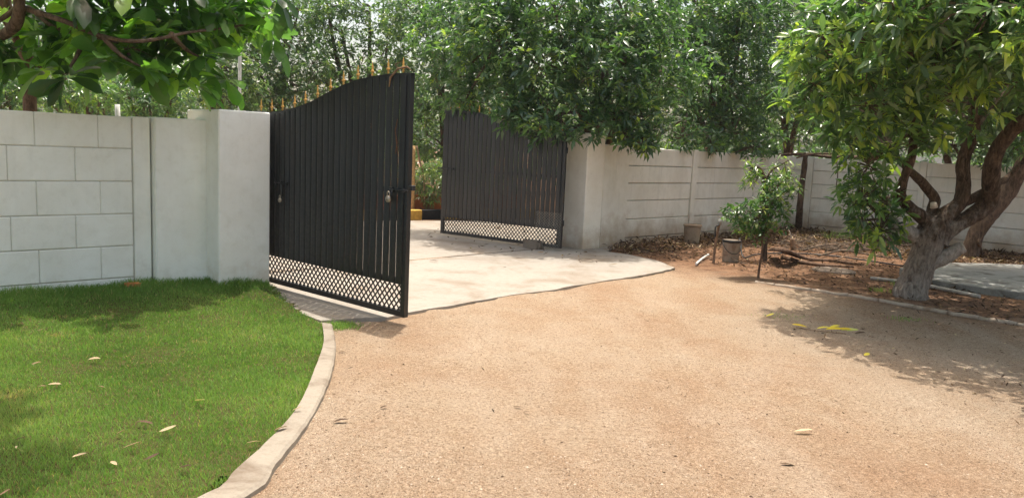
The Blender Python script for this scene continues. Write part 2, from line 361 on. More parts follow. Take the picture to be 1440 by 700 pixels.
def ragged(poly, step=.12, amp=.012, keep=99):
    o = []
    for i in range(len(poly)):
        a = Vector(poly[i][:2]); b = Vector(poly[(i+1) % len(poly)][:2]); n = max(1, int((b-a).length/step)) if i < keep else 1
        for k in range(n):
            q = a.lerp(b, k/n); o.append((q.x+random.uniform(-amp, amp)*(i < keep), q.y+random.uniform(-amp, amp)*(i < keep)))
    return o
mb = MB(); mb.prism(ragged(apron_poly, .1, .014, 16), -.08, .013); tag(mb.build('concrete_apron', m_conc), kind='structure')
mb = MB(); mb.prism(ragged(road_poly, .3, .008, 1), -.08, .012); tag(mb.build('road', m_road), kind='structure')
# kerb of the lawn
ki = crom([(*q, 0) for q in kerb_in], 8); ko = crom([(*q, 0) for q in kerb_out], 8)
n = 90
def resample(pl, n):
    L_ = [0]
    for a, b in zip(pl, pl[1:]): L_.append(L_[-1]+(b-a).length)
    return [Vector(np.array([np.interp(L_[-1]*k/(n-1), L_, [p[c] for p in pl]) for c in range(3)])) for k in range(n)]
ki = resample(ki, n); ko = resample(ko, n); vs = []; fs = []
for k in range(n):
    w = (ko[k]-ki[k]); j = .002*math.sin(k*1.9)+random.uniform(-.002, .002); zt = .048+random.uniform(-.003, .003)
    a = ki[k]; b = ko[k]+w.normalized()*j
    for q, z in ((a, -.05), (a, zt), (a.lerp(b, .85), zt), (b-w.normalized()*.004, zt-.012), (b, -.05)): vs.append((q.x, q.y, z))
for k in range(n-1):
    for c in range(4): fs.append((k*5+c, k*5+c+1, k*5+5+c+1, k*5+5+c))
fs += [(0, 1, 2, 3, 4), tuple((n-1)*5+c for c in (4, 3, 2, 1, 0))]
mb = MB(); mb.add(vs, fs); tag(mb.build('kerb', m_kerb), kind='structure')

# ------------------------------------------------------------------ lawn
def lawn_z(x, y):
    d = (x-P0[0])*NF[0]+(y-P0[1])*NF[1]; return .022+.085*np.exp(-(np.maximum(d, 0)/1.1)**2)
xs = np.arange(-12, -.9, .12); ys = np.arange(-2.5, 8.4, .12); X, Y = np.meshgrid(xs, ys, indexing='ij')
inside = in_poly(X, Y, lawn_poly)
idx = np.arange(X.size).reshape(X.shape); ok = inside[:-1, :-1] | inside[1:, 1:]
ok = in_poly(X[:-1, :-1]+.06, Y[:-1, :-1]+.06, lawn_poly)
Q = np.stack([idx[:-1, :-1], idx[1:, :-1], idx[1:, 1:], idx[:-1, 1:]], -1)[ok]
Zl = lawn_z(X, Y)-.006+.006*np.sin(X*7)*np.sin(Y*6)
lm = tri_mesh('lawn', np.stack([X, Y, Zl], -1).reshape(-1, 3), Q, smooth=True)
tag(link('lawn_soil', lm, m_soil), kind='structure')
def blades(x, y, z, h, w, tone):
    n = len(x); a = rng.uniform(0, 2*np.pi, n); lean = rng.uniform(.15, .95, n)*h; la = rng.uniform(0, 2*np.pi, n)
    b = np.stack([x, y, z], -1); s = np.stack([np.cos(a), np.sin(a), 0*a], -1)*w[:, None]/2
    d1 = np.stack([np.cos(la)*lean*.35, np.sin(la)*lean*.35, h*.6], -1); d2 = np.stack([np.cos(la)*lean, np.sin(la)*lean, h], -1)
    V = np.stack([b-s, b+s, b+d1+s*.8, b+d1-s*.8, b+d2], 1).reshape(-1, 3); i = np.arange(n)[:, None]*5
    T = np.concatenate([i+np.array([0, 1, 2]), i+np.array([0, 2, 3]), i+np.array([3, 2, 4])], 0)
    return V, T, np.repeat(tone, 5)
# density falls with distance so that blades stay about a pixel apart
nb = 620000; x = rng.uniform(-7, -1, nb); y = rng.uniform(2.4, 8.4, nb)
v, zz = inview(np.stack([x, y, 0*x], -1), 60); jx, jy = rng.normal(0, .022, nb)*np.sin(x*9+y*7), rng.normal(0, .018, nb); keep = v & in_poly(x+jx-.012, y+jy, lawn_poly) & (rng.random(nb) < np.clip((4.6/np.maximum(y, 1))**1.3, 0, 1))
x, y = x[keep], y[keep]
pat = np.sin(x*2.1+np.sin(y*1.7)*1.3)*np.sin(y*2.6+x)+.6*np.sin(x*7+np.cos(y*5)*2)*np.sin(y*8-x*3)
dwall = (x-P0[0])*NF[0]+(y-P0[1])*NF[1]
h = rng.uniform(.013, .030, len(x))*(1+.25*pat)*(1+1.9*np.exp(-(dwall/.38)**2)); tuft = np.exp(-((x+2.78)**2+(y-7.82)**2)/.05); h *= 1+2.4*tuft
w = rng.uniform(.0022, .0042, len(x))*np.clip(y/4.5, .8, 1.8)
pat2 = np.sin(x*1.3+2*np.sin(y*.9))*np.sin(y*1.9+1.5*np.sin(x*2.2)); tone = np.clip(.42+.15*pat+.16*pat2+rng.normal(0, .17, len(x)), 0, .9); br = rng.random(len(x)) < .035; tone[br] = 1
for bx, by, br_ in ((*G(80, 477)[:2], .07), (*G(278, 484)[:2], .06), (*G(20, 560)[:2], .12), (*G(90, 455)[:2], .05)):
    q = np.exp(-((x-bx)**2+(y-by)**2)/br_**2); mk = rng.random(len(x)) < q*.75; tone[mk] = .97; h[mk] *= .7
V, T, to = blades(x, y, lawn_z(x, y)-.008, h, w, tone)
tag(link('grass', tri_mesh('grass', V, T, to), m_grass), 'short bright green grass of the lawn in front of the white wall', 'grass', kind='stuff')
# tufts outside the kerb
def tuft_obj(px, py, rx, ry, n, hh, label):
    c = G(px, py); a = rng.normal(0, 1, (n, 2)); x = c.x+a[:, 0]*rx; y = c.y+a[:, 1]*ry
    V, T, to = blades(x, y, 0*x+.0, rng.uniform(.4, 1, n)*hh, rng.uniform(.003, .006, n), np.clip(rng.normal(.5, .2, n), 0, .9))
    return tag(recenter(link('grass_tuft', tri_mesh('grass_tuft', V, T, to), m_grass)), label, 'grass tuft', kind='stuff')
tuft_obj(480, 459, .07, .07, 900, .04, 'small green grass tuft at the top end of the kerb, under the open gate')
tuft_obj(1273, 403, .09, .10, 120, .10, 'little green weed growing beside the foot of the pale trunk')
tuft_obj(1180, 338, .16, .12, 160, .26, 'leafy green weed in the litter under the lowest hanging boughs')
tuft_obj(1100, 445, .14, .10, 130, .02, 'thin grass patch on bare sand left of the yellow leaves')
tuft_obj(1238, 410, .06, .05, 90, .07, 'low green weed on red soil left of the pale trunk')
tuft_obj(1272, 449, .10, .06, 110, .03, 'thin grass patch in the tree shade in front of the pale trunk')

# ------------------------------------------------------------------ pebbles and litter (stuff)
nb = 200000; px_ = rng.uniform(300, 1440, nb); py_ = 385+315*rng.random(nb)**.8
dirs = _f+_r*((px_-720)/F_PX)[:, None]+_u*((350-py_)/F_PX)[:, None]; t = -CAM_H/dirs[:, 2]; x = dirs[:, 0]*t; y = dirs[:, 1]*t
k = (~in_poly(x, y, apron_poly) | (rng.random(nb) < .07)) & ~in_poly(x, y, lawn_poly) & ~in_poly(x, y, [tuple(p)[:2] for p in ki]+[tuple(p)[:2] for p in ko[::-1]]) & (rng.random(nb) < .42*np.clip(6/y, 0, 1)*(.35+.65*(np.sin(x*2+y)*np.sin(y*1.7-x*.8) > -.2)))
x, y = x[k], y[k]; n = len(x); s = np.clip(rng.lognormal(-6.0, .42, n), .0013, .010)
O = np.array([[1, 0, 0], [-1, 0, 0], [0, 1, 0], [0, -1, 0], [0, 0, .7], [0, 0, -.4]], float); OT = np.array([[0, 2, 4], [2, 1, 4], [1, 3, 4], [3, 0, 4]])
V = O[None]*s[:, None, None]*rng.uniform(.6, 1.3, (n, 6, 1)); a = rng.uniform(0, 6.28, n); c, s_ = np.cos(a)[:, None], np.sin(a)[:, None]
V = np.stack([V[..., 0]*c-V[..., 1]*s_, V[..., 0]*s_+V[..., 1]*c, V[..., 2]], -1)+np.stack([x, y, np.where(in_poly(x, y, apron_poly), .0135, hfun(x, y))+s*.1], -1)[:, None]
T = (np.arange(n)[:, None, None]*6+OT[None]).reshape(-1, 3)
tag(link('gravel', tri_mesh('gravel', V.reshape(-1, 3), T, np.repeat(np.clip(rng.normal(.5, .3, n), 0, 1), 6)), m_pebble), 'loose tan grit and pebbles strewn over the sandy drive', 'gravel', kind='stuff')

# --- leaf maker -----------------------------------------------------------------
def leaf_arrays(C, A, per, L, W, droop=.35, spread=(35, 105), tone=(.4, .2), K=1, widest=.5, curl=0):
    """rosettes of leaves: centres C (n,3), axes A (n,3)"""
    n = len(C); k = per; C = np.repeat(C, k, 0); A = np.repeat(A, k, 0); N = n*k
    A = A/np.linalg.norm(A, axis=1, keepdims=True); rnd = rng.normal(size=(N, 3)); e1 = np.cross(A, rnd); e1 /= np.linalg.norm(e1, axis=1, keepdims=True)
    th = np.radians(rng.uniform(*spread, N))[:, None]; D = A*np.cos(th)+e1*np.sin(th)
    Ls = L*rng.uniform(.55, 1.12, N); dr = droop*rng.uniform(.5, 1.5, N)
    S_ = np.cross(D, np.array([0, 0, 1.])+.55*rng.normal(size=(N, 3))); S_ /= np.linalg.norm(S_, axis=1, keepdims=True)
    base = C+D*rng.uniform(0, .25, N)[:, None]*L; Ls *= np.where(rng.random(N) < .18, .6, 1)
    ct = np.repeat(rng.normal(tone[0], tone[1], n), k); tn = np.clip(ct+rng.normal(0, .1, N), 0, .9)
    return base, D, S_, Ls, dr, tn
STN = {1: ([.5], [1.0]), 2: ([.3, .7], [.92, .8]), 3: ([.2, .5, .8], [.7, 1., .75])}
def leaf_mesh(name, arr, W, K=1, ts=None, ws=None):
    base, D, S_, Ls, dr, tn = arr; N = len(base); ts0, ws0 = STN[K]; ts = ts or ts0; ws = ws or ws0
    down = np.array([0, 0, -1.]); Nn = np.cross(S_, D); sg = np.sign(Nn[:, 2:3]+1e-9); Nn *= sg; P_ = [base]
    at = lambda t: base+D*(Ls*t)[:, None]+down*(dr*Ls*t*t)[:, None]
    for t, w in zip(ts, ws):
        c = at(t); hw = S_*(Ls*W*w/2)[:, None]; up = Nn*(Ls*W*w*.16)[:, None]; P_ += [c+hw+up, c, c-hw+up]
    P_.append(at(1.0)); V = np.stack(P_, 1); m_ = 2+3*K; T = [(0, 1, 2), (0, 2, 3)]
    for j in range(K-1):
        a = 1+3*j; T += [(a, a+3, a+4), (a, a+4, a+1), (a+1, a+4, a+5), (a+1, a+5, a+2)]
    a = 1+3*(K-1); T += [(a, m_-1, a+1), (a+1, m_-1, a+2)]
    T = (np.arange(N)[:, None, None]*m_+np.array(T)[None]).reshape(-1, 3)
    return tri_mesh(name, V.reshape(-1, 3), T, np.repeat(tn, m_))
def sel(arr, k): return tuple(a[k] for a in arr)
def lobes_pts(lobes, n_per_m2, seed, zmin=-9, gap=.1):
    Cs, As = [], []
    for (c, r_, *sc) in lobes:
        sc = np.array(sc[0] if sc else (1, 1, .85)); c = np.array(c); n = int(n_per_m2*4*np.pi*r_*r_)
        d = rng.normal(size=(n, 3)); d /= np.linalg.norm(d, axis=1, keepdims=True); rr = r_*rng.uniform(.12, 1, n)**.45*rng.uniform(.85, 1.18, n)
        p = c+d*rr[:, None]*sc; q = p*2.3+seed
        g = np.sin(q[:, 0]+1.3*np.sin(q[:, 1]))*np.sin(q[:, 1]*1.1+np.sin(q[:, 2]*1.4))+.5*np.sin(q[:, 2]*2.9+q[:, 0]*1.9)*np.sin(q[:, 1]*3.1)
        k = (g > -1+gap*2) & (p[:, 2] > zmin); Cs.append(p[k]); As.append((d*.6+np.array([0, 0, .75])+.4*rng.normal(size=(n, 3)))[k])
    return np.concatenate(Cs), np.concatenate(As)
def branches(parent, limbs, m_, lobes, tips, ntw=90, rt=.02, sides=5, name='twig'):
    mb = MB()
    for (c, r_, *_) in lobes:
        c = Vector(c); pick = [Vector(t_) for t_ in tips if (Vector(t_)-c).length < r_*1.1]
        random.shuffle(pick)
        st = min(limbs, key=lambda q: (Vector(q)-c).length); st = Vector(st)
        midp = st.lerp(c, .5)+Vector((random.uniform(-.1, .1), random.uniform(-.1, .1), .05))*r_
        mb.tube(crom([st, midp, c], 3), lerp_list([rt*1.3, rt, rt*.7], 3), sides, cap=False)
        for tp in pick[:ntw]:
            a = c+(tp-c)*random.uniform(.0, .3)+Vector((0, 0, -.1*r_)); mm = a.lerp(tp, .55)+Vector((random.uniform(-.12, .12), random.uniform(-.12, .12), random.uniform(-.05, .15)))*r_
            mb.tube([a, mm, tp], [rt*.45, rt*.3, rt*.15], 3, cap=False)
    return tag(mb.build(name, m_, parent), kind='stuff')
LEAF_VARIANTS = {}
def leaf_parts(root, arr, W, K, material, count, key, ts=None, ws=None):
    """the leaves that show largest become parts of their own, sharing a few meshes; the rest stay one mass"""
    base, D, S_, Ls, dr, tn = arr; v, z = inview(base+D*(Ls*.5)[:, None], -6)
    score = np.where(v, Ls/np.maximum(z, .1), -1); order = np.argsort(-score)[:count]; order = order[score[order] > 0]
    if key not in LEAF_VARIANTS:
        LEAF_VARIANTS[key] = []
        for dq in (.15, .35, .6):
            for tq in (.1, .3, .5, .7, .88):
                a1 = (np.zeros((1, 3)), np.array([[1., 0, 0]]), np.array([[0, 1., 0]]), np.array([1.]), np.array([dq]), np.array([tq]))
                me = leaf_mesh('leaf', a1, W, K, ts, ws); me.materials.append(material); LEAF_VARIANTS[key].append((dq, tq, me))
    Mi = mw(root).inverted()
    for i in order:
        me = min(LEAF_VARIANTS[key], key=lambda q: abs(q[0]-dr[i])*.7+abs(q[1]-tn[i]))[2]
        x_ = Vector(D[i]); y_ = Vector(S_[i]); z_ = x_.cross(y_)
        if z_.z < 0: y_ = -y_; z_ = -z_
        M = Matrix(((x_.x, y_.x, z_.x, base[i][0]), (x_.y, y_.y, z_.y, base[i][1]), (x_.z, y_.z, z_.z, base[i][2]), (0, 0, 0, 1))) @ Matrix.Scale(float(Ls[i]), 4)
        o = bpy.data.objects.new('leaf', me); COL.objects.link(o); o.parent = root; o.matrix_basis = Mi @ M
    k = np.ones(len(base), bool); k[order] = False; return sel(arr, k)

# fallen leaf litter under the right walls
def litter(name, poly, n, lo, hi, m_, label, zoff=.0, tone=(.45, .25), pile=None):
    xs_ = [p[0] for p in poly]; ys_ = [p[1] for p in poly]; x = rng.uniform(min(xs_), max(xs_), n*4); y = rng.uniform(min(ys_), max(ys_), n*4)
    k = in_poly(x, y, poly); x, y = x[k][:n], y[k][:n]; n = len(x); z = hfun(x, y)+zoff+rng.uniform(0, .012, n)
    if pile is not None: z = z+pile(x, y)*rng.uniform(.2, 1, n)
    a = rng.uniform(0, 6.28, n); el = rng.normal(.05, .28, n); D = np.stack([np.cos(a)*np.cos(el), np.sin(a)*np.cos(el), np.sin(el)], -1)
    S_ = np.cross(D, np.array([0, 0, 1.])+.45*rng.normal(size=(n, 3))); S_ /= np.linalg.norm(S_, axis=1, keepdims=True)
    arr = (np.stack([x, y, z+.006], -1), D, S_, rng.uniform(lo, hi, n), rng.uniform(-.35, .3, n), np.clip(rng.normal(tone[0], tone[1], n), 0, 1))
    return tag(link(name, leaf_mesh(name, arr, .3, 1), m_), label, 'leaf litter', kind='stuff')
pq = lambda *a: [tuple(G(*q))[:2] for q in a]
litter('leaf_litter', pq((852, 352), (885, 358), (960, 352), (1010, 350), (1100, 345), (1240, 360), (1440, 385), (1440, 356), (1300, 341), (1125, 322), (882, 345)), 15000, .05, .12, m_dry, 'brown dry leaf litter heaped along the foot of the cream walls', pile=lambda x, y: .10*np.exp(-((x-4.2)*.69-(y-15.6)*.72)**2/.4))
litter('fallen_leaves', pq((850, 356), (1000, 372), (1130, 400), (1330, 438), (1440, 460), (1440, 380), (1100, 345)), 3800, .03, .09, m_dry, 'scattered dry leaves on the red soil under the mango tree', tone=(.3, .25))
litter('shaded_leaf_scatter', pq((1090, 420), (1340, 445), (1500, 480), (1500, 640), (1330, 560), (1120, 480)), 300, .012, .06, m_dry, 'thin scatter of brown leaves on the shaded sand by the drive', tone=(.42, .25))
litter('drive_debris', pq((480, 460), (960, 385), (1400, 450), (1440, 690), (380, 690)), 260, .008, .035, m_dry, 'tiny dark bits of leaf and twig on the sandy drive', tone=(.12, .15))
litter('road_leaf_scatter', pq((600, 350), (600, 318), (760, 325), (900, 368), (820, 372)), 130, .03, .11, m_dry, 'dry leaves scattered on the concrete in the gateway', .03, tone=(.4, .3))

# ------------------------------------------------------------------ walls
def wall_M(origin, run):     # local x along the wall, y out of its back, z up
    return Matrix(((run[0], -run[1], 0, origin[0]), (run[1], run[0], 0, origin[1]), (0, 0, 1, 0), (0, 0, 0, 1)))
def wbox(root, name, m_, x0, x1, y0, y1, z0, z1, M, bev=.006, label=None):
    mb = MB(); mb.box(((x0+x1)/2, (y0+y1)/2, (z0+z1)/2), (x1-x0, y1-y0, z1-z0)); me = mb.mesh(name, bev)
    me.transform(M); o = link(name, me, m_, root)
    if label: o['label'] = label
    return o
# left wall: courses of blocks
ML = wall_M(P0, AD)
lw = thing('boundary_wall', (*fr(-2), 0), label='white block wall with recessed joints behind the green lawn', cat='wall')
mb = MB(); mb.box((-4.2, .072, .84), (8.5, .12, 1.74)); me = mb.mesh('wall_core'); me.transform(ML); link('wall_core', me, m_core, lw)
zj = [.18, .49, .80, 1.113, 1.425, 1.733]; g = .0045
for c in range(5):
    x1 = .018; off = -.265 if c in (4, 2, 0) else -.475; xs_ = [x1]
    while off > -8.3: xs_.append(off+random.uniform(-.012, .012)); off -= .525
    for a, b in zip(xs_[1:], xs_[:-1]):
        dy = random.uniform(-.002, .002)
        wbox(lw, 'block', m_wall, a+g*.45, b-g*.45, dy, .04, zj[c]+g*1.1, zj[c+1]-g*1.1, ML, .006)
wbox(lw, 'plinth', m_wall, -8.4, .018, .004, .04, -.05, .18-g, ML, .004)
wbox(lw, 'post', m_wall, .03, .185, -.012, .15, -.05, 1.735, ML, .008)
wbox(lw, 'plaster_panel', m_wall, .20, .80, -.105, .16, -.05, 1.74, ML, .01)
# pillars
def pillar(root, C, run, w, d, h_, m_):
    Mp = wall_M(C, run); mb = MB(); nseg = 6
    mb.box((-w/2, d/2, h_/2-.05), (w, d, h_+.1)); me = mb.mesh('shaft', .012); me.transform(Mp); link('shaft', me, m_, root)
    return Mp
C1 = np.array([-2.53, 8.1])
lp = thing('gate_pillar', (*C1, 0), label='white square pillar at the end of the block wall, left of the taller gate leaf', cat='pillar')
pillar(lp, C1, AD, .54, .80, 1.845, m_pillar)
C2 = np.array([1.148, 12.66])
rp = thing('gate_pillar', (*C2, 0), label='cream square pillar standing between the farther gate leaf and the right-hand wall', cat='pillar')
RD = np.array([.718, .696])
Mp = wall_M(C2+RD*.43, RD); mb = MB(); mb.box((-.215, .27, .9), (.43, .54, 1.98)); me = mb.mesh('shaft', .012); me.transform(Mp); link('shaft', me, m_rpillar, rp)
# right wall along the drive
W0 = np.array([2.01, 13.59]); MR = wall_M(W0, RD)
rw = thing('boundary_wall', (*W0, 0), label='cream wall of long concrete planks from the right pillar to the far corner', cat='wall')
zr = [.13, .455, .78, 1.083, 1.385, 1.70]
wbox(rw, 'plaster_panel', m_rwall, -.78, -.105, -.02, .12, -.05, 1.725, MR, .008)
mb = MB(); mb.box((3.3, .085, .82), (6.75, .05, 1.72)); me = mb.mesh('wall_core'); me.transform(MR); link('wall_core', me, m_core, rw)
spans = [(-.10, 1.86), (2.02, 4.20), (4.36, 6.50)]
for a, b in spans:
    for c in range(5):
        dy = random.uniform(-.006, .006); wbox(rw, 'plank', m_rwall, a+.004, b-.004, .02+dy, .062, zr[c]+.007, zr[c+1]-.007, MR, .007)
    wbox(rw, 'plank', m_rwall, a+.004, b-.004, .022, .062, -.1, zr[0]-.007, MR, .005)
for a, b in ((1.865, 2.015), (4.205, 4.355), (6.505, 6.66)): wbox(rw, 'post', m_rwall, a, b, -.01, .14, -.05, 1.715, MR, .01)
# side wall
S0 = np.array([6.65, 18.09])+RD*.0; SD = np.array([.746, -.665]); MS = wall_M(S0, SD)
sw = thing('boundary_wall', (*(S0+SD*4), 0), label='cream concrete plank wall on the right, behind the mango trees', cat='wall')
zs = [.15, .46, .765, 1.083, 1.387, 1.68]
mb = MB(); mb.box((5.6, .085, .81), (11.0, .05, 1.70)); me = mb.mesh('wall_core'); me.transform(MS); link('wall_core', me, m_core, sw)
e = .17
while e < 10.5:
    a, b = e, e+2.24
    for c in range(5):
        dy = random.uniform(-.006, .006); wbox(sw, 'plank', m_rwall, a+.004, b-.004, .02+dy, .062, zs[c]+.006, zs[c+1]-.006, MS, .007)
    wbox(sw, 'plank', m_rwall, a+.004, b-.004, .022, .062, -.1, zs[0]-.006, MS, .005)
    e = b+.13
e = .17+2.24
wbox(sw, 'post', m_rwall, .015, .165, -.01, .14, -.05, 1.70, MS, .01)
while e < 10.5: wbox(sw, 'post', m_rwall, e+.004, e+.126, -.01, .14, -.05, 1.70, MS, .01); e += 2.37

# ------------------------------------------------------------------ gates
ARCH = [(0, 1.868), (.25, 1.857), (.52, 1.866), (.777, 1.903), (1.022, 1.954), (1.291, 2.038), (1.514, 2.102), (1.729, 2.149), (1.966, 2.178), (2.194, 2.192), (2.33, 2.197), (2.5, 2.195)]
def arch(x): return float(np.interp(x, [a for a, _ in ARCH], [b for _, b in ARCH]))
LG = 2.5
def lb(root, name, c, d, m_=None, bev=.0): mb = MB(); mb.box(c, d); return mb.build(name, m_ or m_gate, root, bev, world_space=False)
def make_gate(loc, rz, label, front=1):
    """front: side (+y or -y) that faces the drive and carries the slats"""
    t = thing('gate_leaf', loc, rz, label, 'gate', 'leaves of the double gate')
    f = front
    lb(t, 'frame_post', (.03, 0, (1.868+.06)/2), (.06, .045, 1.80), bev=.004)
    lb(t, 'frame_post', (LG-.03, 0, (2.196+.06)/2), (.06, .05, 2.136), bev=.004)
    lb(t, 'bottom_rail', (LG/2, 0, .085), (LG-.122, .045, .05), bev=.004)
    lb(t, 'middle_rail', (LG/2, 0, .377), (LG-.122, .045, .054), bev=.004)
    lb(t, 'back_rail', (LG/2, -f*.024, 1.18), (LG-.122, .03, .045), bev=.003)
    mb = MB(); pts = [(x_, 0, arch(x_)) for x_ in np.linspace(0, LG, 30)]; vs = []; fs = []
    for (x_, _, z_) in pts:
        for dy, dz in ((-.024, -.05), (.024, -.05), (.024, 0), (-.024, 0)): vs.append((x_, dy, z_+dz))
    for i in range(29):
        for c in range(4): fs.append((i*4+c, i*4+(c+1) % 4, i*4+4+(c+1) % 4, i*4+4+c))
    fs += [(3, 2, 1, 0), (116, 117, 118, 119)]; mb.add(vs, fs); mb.build('arched_top_rail', m_gate, t, world_space=False)
    ns = 26; pitch = (LG-.085)/ns
    for i in range(ns):
        xa = .05+i*pitch; gapw = (.0125 if f < 0 else .0095)+.0015*math.sin(i*2.3)+(.0035 if i in (19, 22, 24) and f < 0 else 0); a, b = xa+gapw/2, xa+pitch-gapw/2; za, zb = arch(a)-.02, arch(b)-.02; z0 = .36
        y0, y1 = f*.026, f*.034; xm0, xm1 = a+.022, b-.022
        vs = []
        for z_a, z_b in ((z0, z0), (za, zb)):     # a pressed steel slat: raised face between two flanges
            for x_, y_ in ((a, y0), (a+.001, f*.034), (a+.016, f*.037), (b-.016, f*.037), (b-.001, f*.034), (b, y0)):
                vs.append((x_, y_, z_a+(z_b-z_a)*(x_-a)/(b-a)))
        fs = [(k, k+1, k+7, k+6) if f < 0 else (k+6, k+7, k+1, k) for k in range(5)]
        vs += [(x_, y_-f*.003, z_) for x_, y_, z_ in vs]
        fs += [tuple(q+12 for q in ff[::-1]) for ff in fs[:5]]+[(0, 6, 18, 12), (5, 17, 23, 11), (6, 7, 8, 9, 10, 11, 23, 22, 21, 20, 19, 18)]
        mb = MB(); mb.add(vs, fs); mb.build('slat', m_gate, t, world_space=False)
    # lattice of flat bars between bottom and middle rail
    x0, x1, z0, z1 = .062, LG-.062, .112, .349; hgt_ = z1-z0; run = .222; p_ = .067; k = x0-run
    while k < x1:
        for sgn in (0, 1):
            a, b = Vector((k, 0, z0)), Vector((k+run, 0, z1))
            if sgn: a, b = Vector((k, 0, z1)), Vector((k+run, 0, z0))
            ta, tb = 0, 1
            if a.x < x0: ta = (x0-a.x)/run
            if b.x > x1: tb = (x1-a.x)/run
            if tb-ta < .08: continue
            a2, b2 = a.lerp(b, ta), a.lerp(b, tb); d = (b-a).normalized(); w = Vector((-d.z, 0, d.x))*.0068; yy = .004 if sgn else -.004; o3 = Vector((0, .003, 0)); c0 = Vector((0, yy, 0))
            vs = [a2-w-o3+c0, a2+w-o3+c0, a2+w+o3+c0, a2-w+o3+c0, b2-w-o3+c0, b2+w-o3+c0, b2+w+o3+c0, b2-w+o3+c0]
            mb = MB(); mb.add(vs, [(0, 1, 2, 3), (7, 6, 5, 4), (0, 4, 5, 1), (1, 5, 6, 2), (2, 6, 7, 3), (3, 7, 4, 0)]); mb.build('lattice_bar', m_gate, t, world_space=False)
        k += p_
    fin = MB(); fin.lathe([(.004, -.01), (.006, .012), (.013, .020), (.007, .028), (.008, .036), (.019, .046), (.014, .056), (.007, .068), (.010, .082), (.0075, .098), (.003, .122), (.0008, .134)], sides=8)
    fme = fin.mesh('spear_finial'); fme.materials.append(m_gold)
    for x_ in (.101, .307, .507, .726, .912, 1.117, 1.326, 1.528, 1.745, 1.953, 2.173, 2.375):
        o = link('spear_finial', fme, None, t, world_space=False); o.location = (x_, 0, arch(x_))
    for z_ in (.42, 1.55):
        mb = MB(); mb.lathe([(.014, 0), (.014, .09)], (-.012, 0, z_), 10); mb.build('hinge', m_gate, t, world_space=False)
    return t
H1 = np.array([-2.80, 8.47]); a1 = math.atan2(6.84-H1[1], -.93-H1[0])
H2 = np.array([.775, 12.23]); a2 = math.atan2(13.68-H2[1], -1.26-H2[0])
g1 = make_gate((*H1, 0), a1, 'nearer black steel gate leaf with two padlocks, swung open towards the lawn', -1)
g2 = make_gate((*H2, 0), a2, 'farther black steel gate leaf beside the cream pillar, under the mango boughs', 1)
def gl(g, x, y, z): return mw(g) @ Vector((x, y, z))
# slide bolts
def bolt(g, x0, x1, z, f, tongue=0, label=None):
    mb = MB(); mb.tube([(x0, f*.062, z), (x1+tongue, f*.062, z)], .0065, 8)
    b = mb.build('slide_bolt', m_gate, g, world_space=False)
    for xx in (x0+.03, (x0+x1)/2, x1-.02):
        m2 = MB(); m2.box((xx, f*.055, z), (.02, .026, .034)); m2.build('bracket', m_gate, b, .003, world_space=False)
    m3 = MB(); m3.tube([(x0+.05, f*.066, z), (x0+.05, f*.085, z-.05), (x0+.05, f*.07, z-.09)], .006, 6); m3.build('handle', m_gate, b, world_space=False)
bolt(g1, .46, .70, 1.135, -1); bolt(g1, 2.30, 2.50, 1.19, -1, .06); bolt(g2, 2.20, 2.5, 1.195, 1, .07)
lb(g1, 'hasp', (.60, -.058, 1.06), (.03, .022, .12), bev=.003); lb(g1, 'hasp', (2.31, -.052, 1.185), (.05, .02, .05), bev=.004)
lb(g1, 'lock_box', (2.53, 0, 1.215), (.055, .045, .045), bev=.004)
lb(g1, 'stop_plate', (2.41, -.03, .47), (.06, .012, .13), bev=.002)
def padlock(name, g, x, y, z, r_, label):
    o = thing(name, gl(g, x, y, z), g.rotation_euler.z, label, 'padlock')
    M = Matrix.Rotation(R(90), 4, 'X'); mb = MB(); mb.lathe([(.2*r_, -.42*r_), (.8*r_, -.42*r_), (r_, -.2*r_), (r_, .2*r_), (.8*r_, .42*r_), (.2*r_, .42*r_)], sides=20, M=M); mb.build('lock_body', m_brass, o, world_space=False)
    mb = MB(); pts = [Vector((-.5*r_, 0, .6*r_))]+[Vector((.5*r_*math.cos(a), 0, 1.6*r_+.5*r_*math.sin(a))) for a in np.linspace(math.pi, 0, 9)]+[Vector((.5*r_, 0, .6*r_))]
    mb.tube(pts, .15*r_, 8); mb.build('shackle', m_brass, o, world_space=False)
    mb = MB(); mb.tube([(0, -.42*r_, -.25*r_), (0, -.52*r_, -.25*r_)], .14*r_, 8); mb.build('keyhole', m_black, o, world_space=False)
padlock('padlock', g1, 2.305, -.075, 1.105, .031, 'round brass-coloured padlock hanging at the free edge of the nearer gate leaf')
padlock('padlock', g1, .585, -.075, .96, .024, 'small steel padlock hanging near the white pillar on the nearer gate leaf')
# dry twigs caught on the gate
mb = MB(); mb.tube([gl(g1, *q) for q in ((2.24, -.04, 2.08), (2.26, -.045, 2.16), (2.33, -.02, 2.235), (2.42, .0, 2.25), (2.47, .02, 2.215))], [.006, .009, .010, .008, .003], 6, .3); mb.tube([gl(g1, *q) for q in ((2.33, -.02, 2.235), (2.30, -.03, 2.27), (2.36, 0, 2.30))], [.006, .005, .002], 5)
tag(recenter(mb.build('dry_twig', m_wood)), 'pale dry twig lying over the top corner of the nearer gate leaf', 'twig')
mb = MB(); mb.tube([gl(g1, *q) for q in ((2.385, -.06, 1.80), (2.365, -.065, 1.70), (2.385, -.06, 1.60), (2.37, -.06, 1.50))], [.003, .005, .007, .003], 5, .3); mb.tube([gl(g1, *q) for q in ((2.37, -.062, 1.64), (2.40, -.07, 1.56), (2.405, -.065, 1.50))], [.004, .004, .002], 5)
tag(recenter(mb.build('dry_twig', m_rust)), 'rusty brown dry twig stuck on the face of the nearer gate leaf', 'twig')
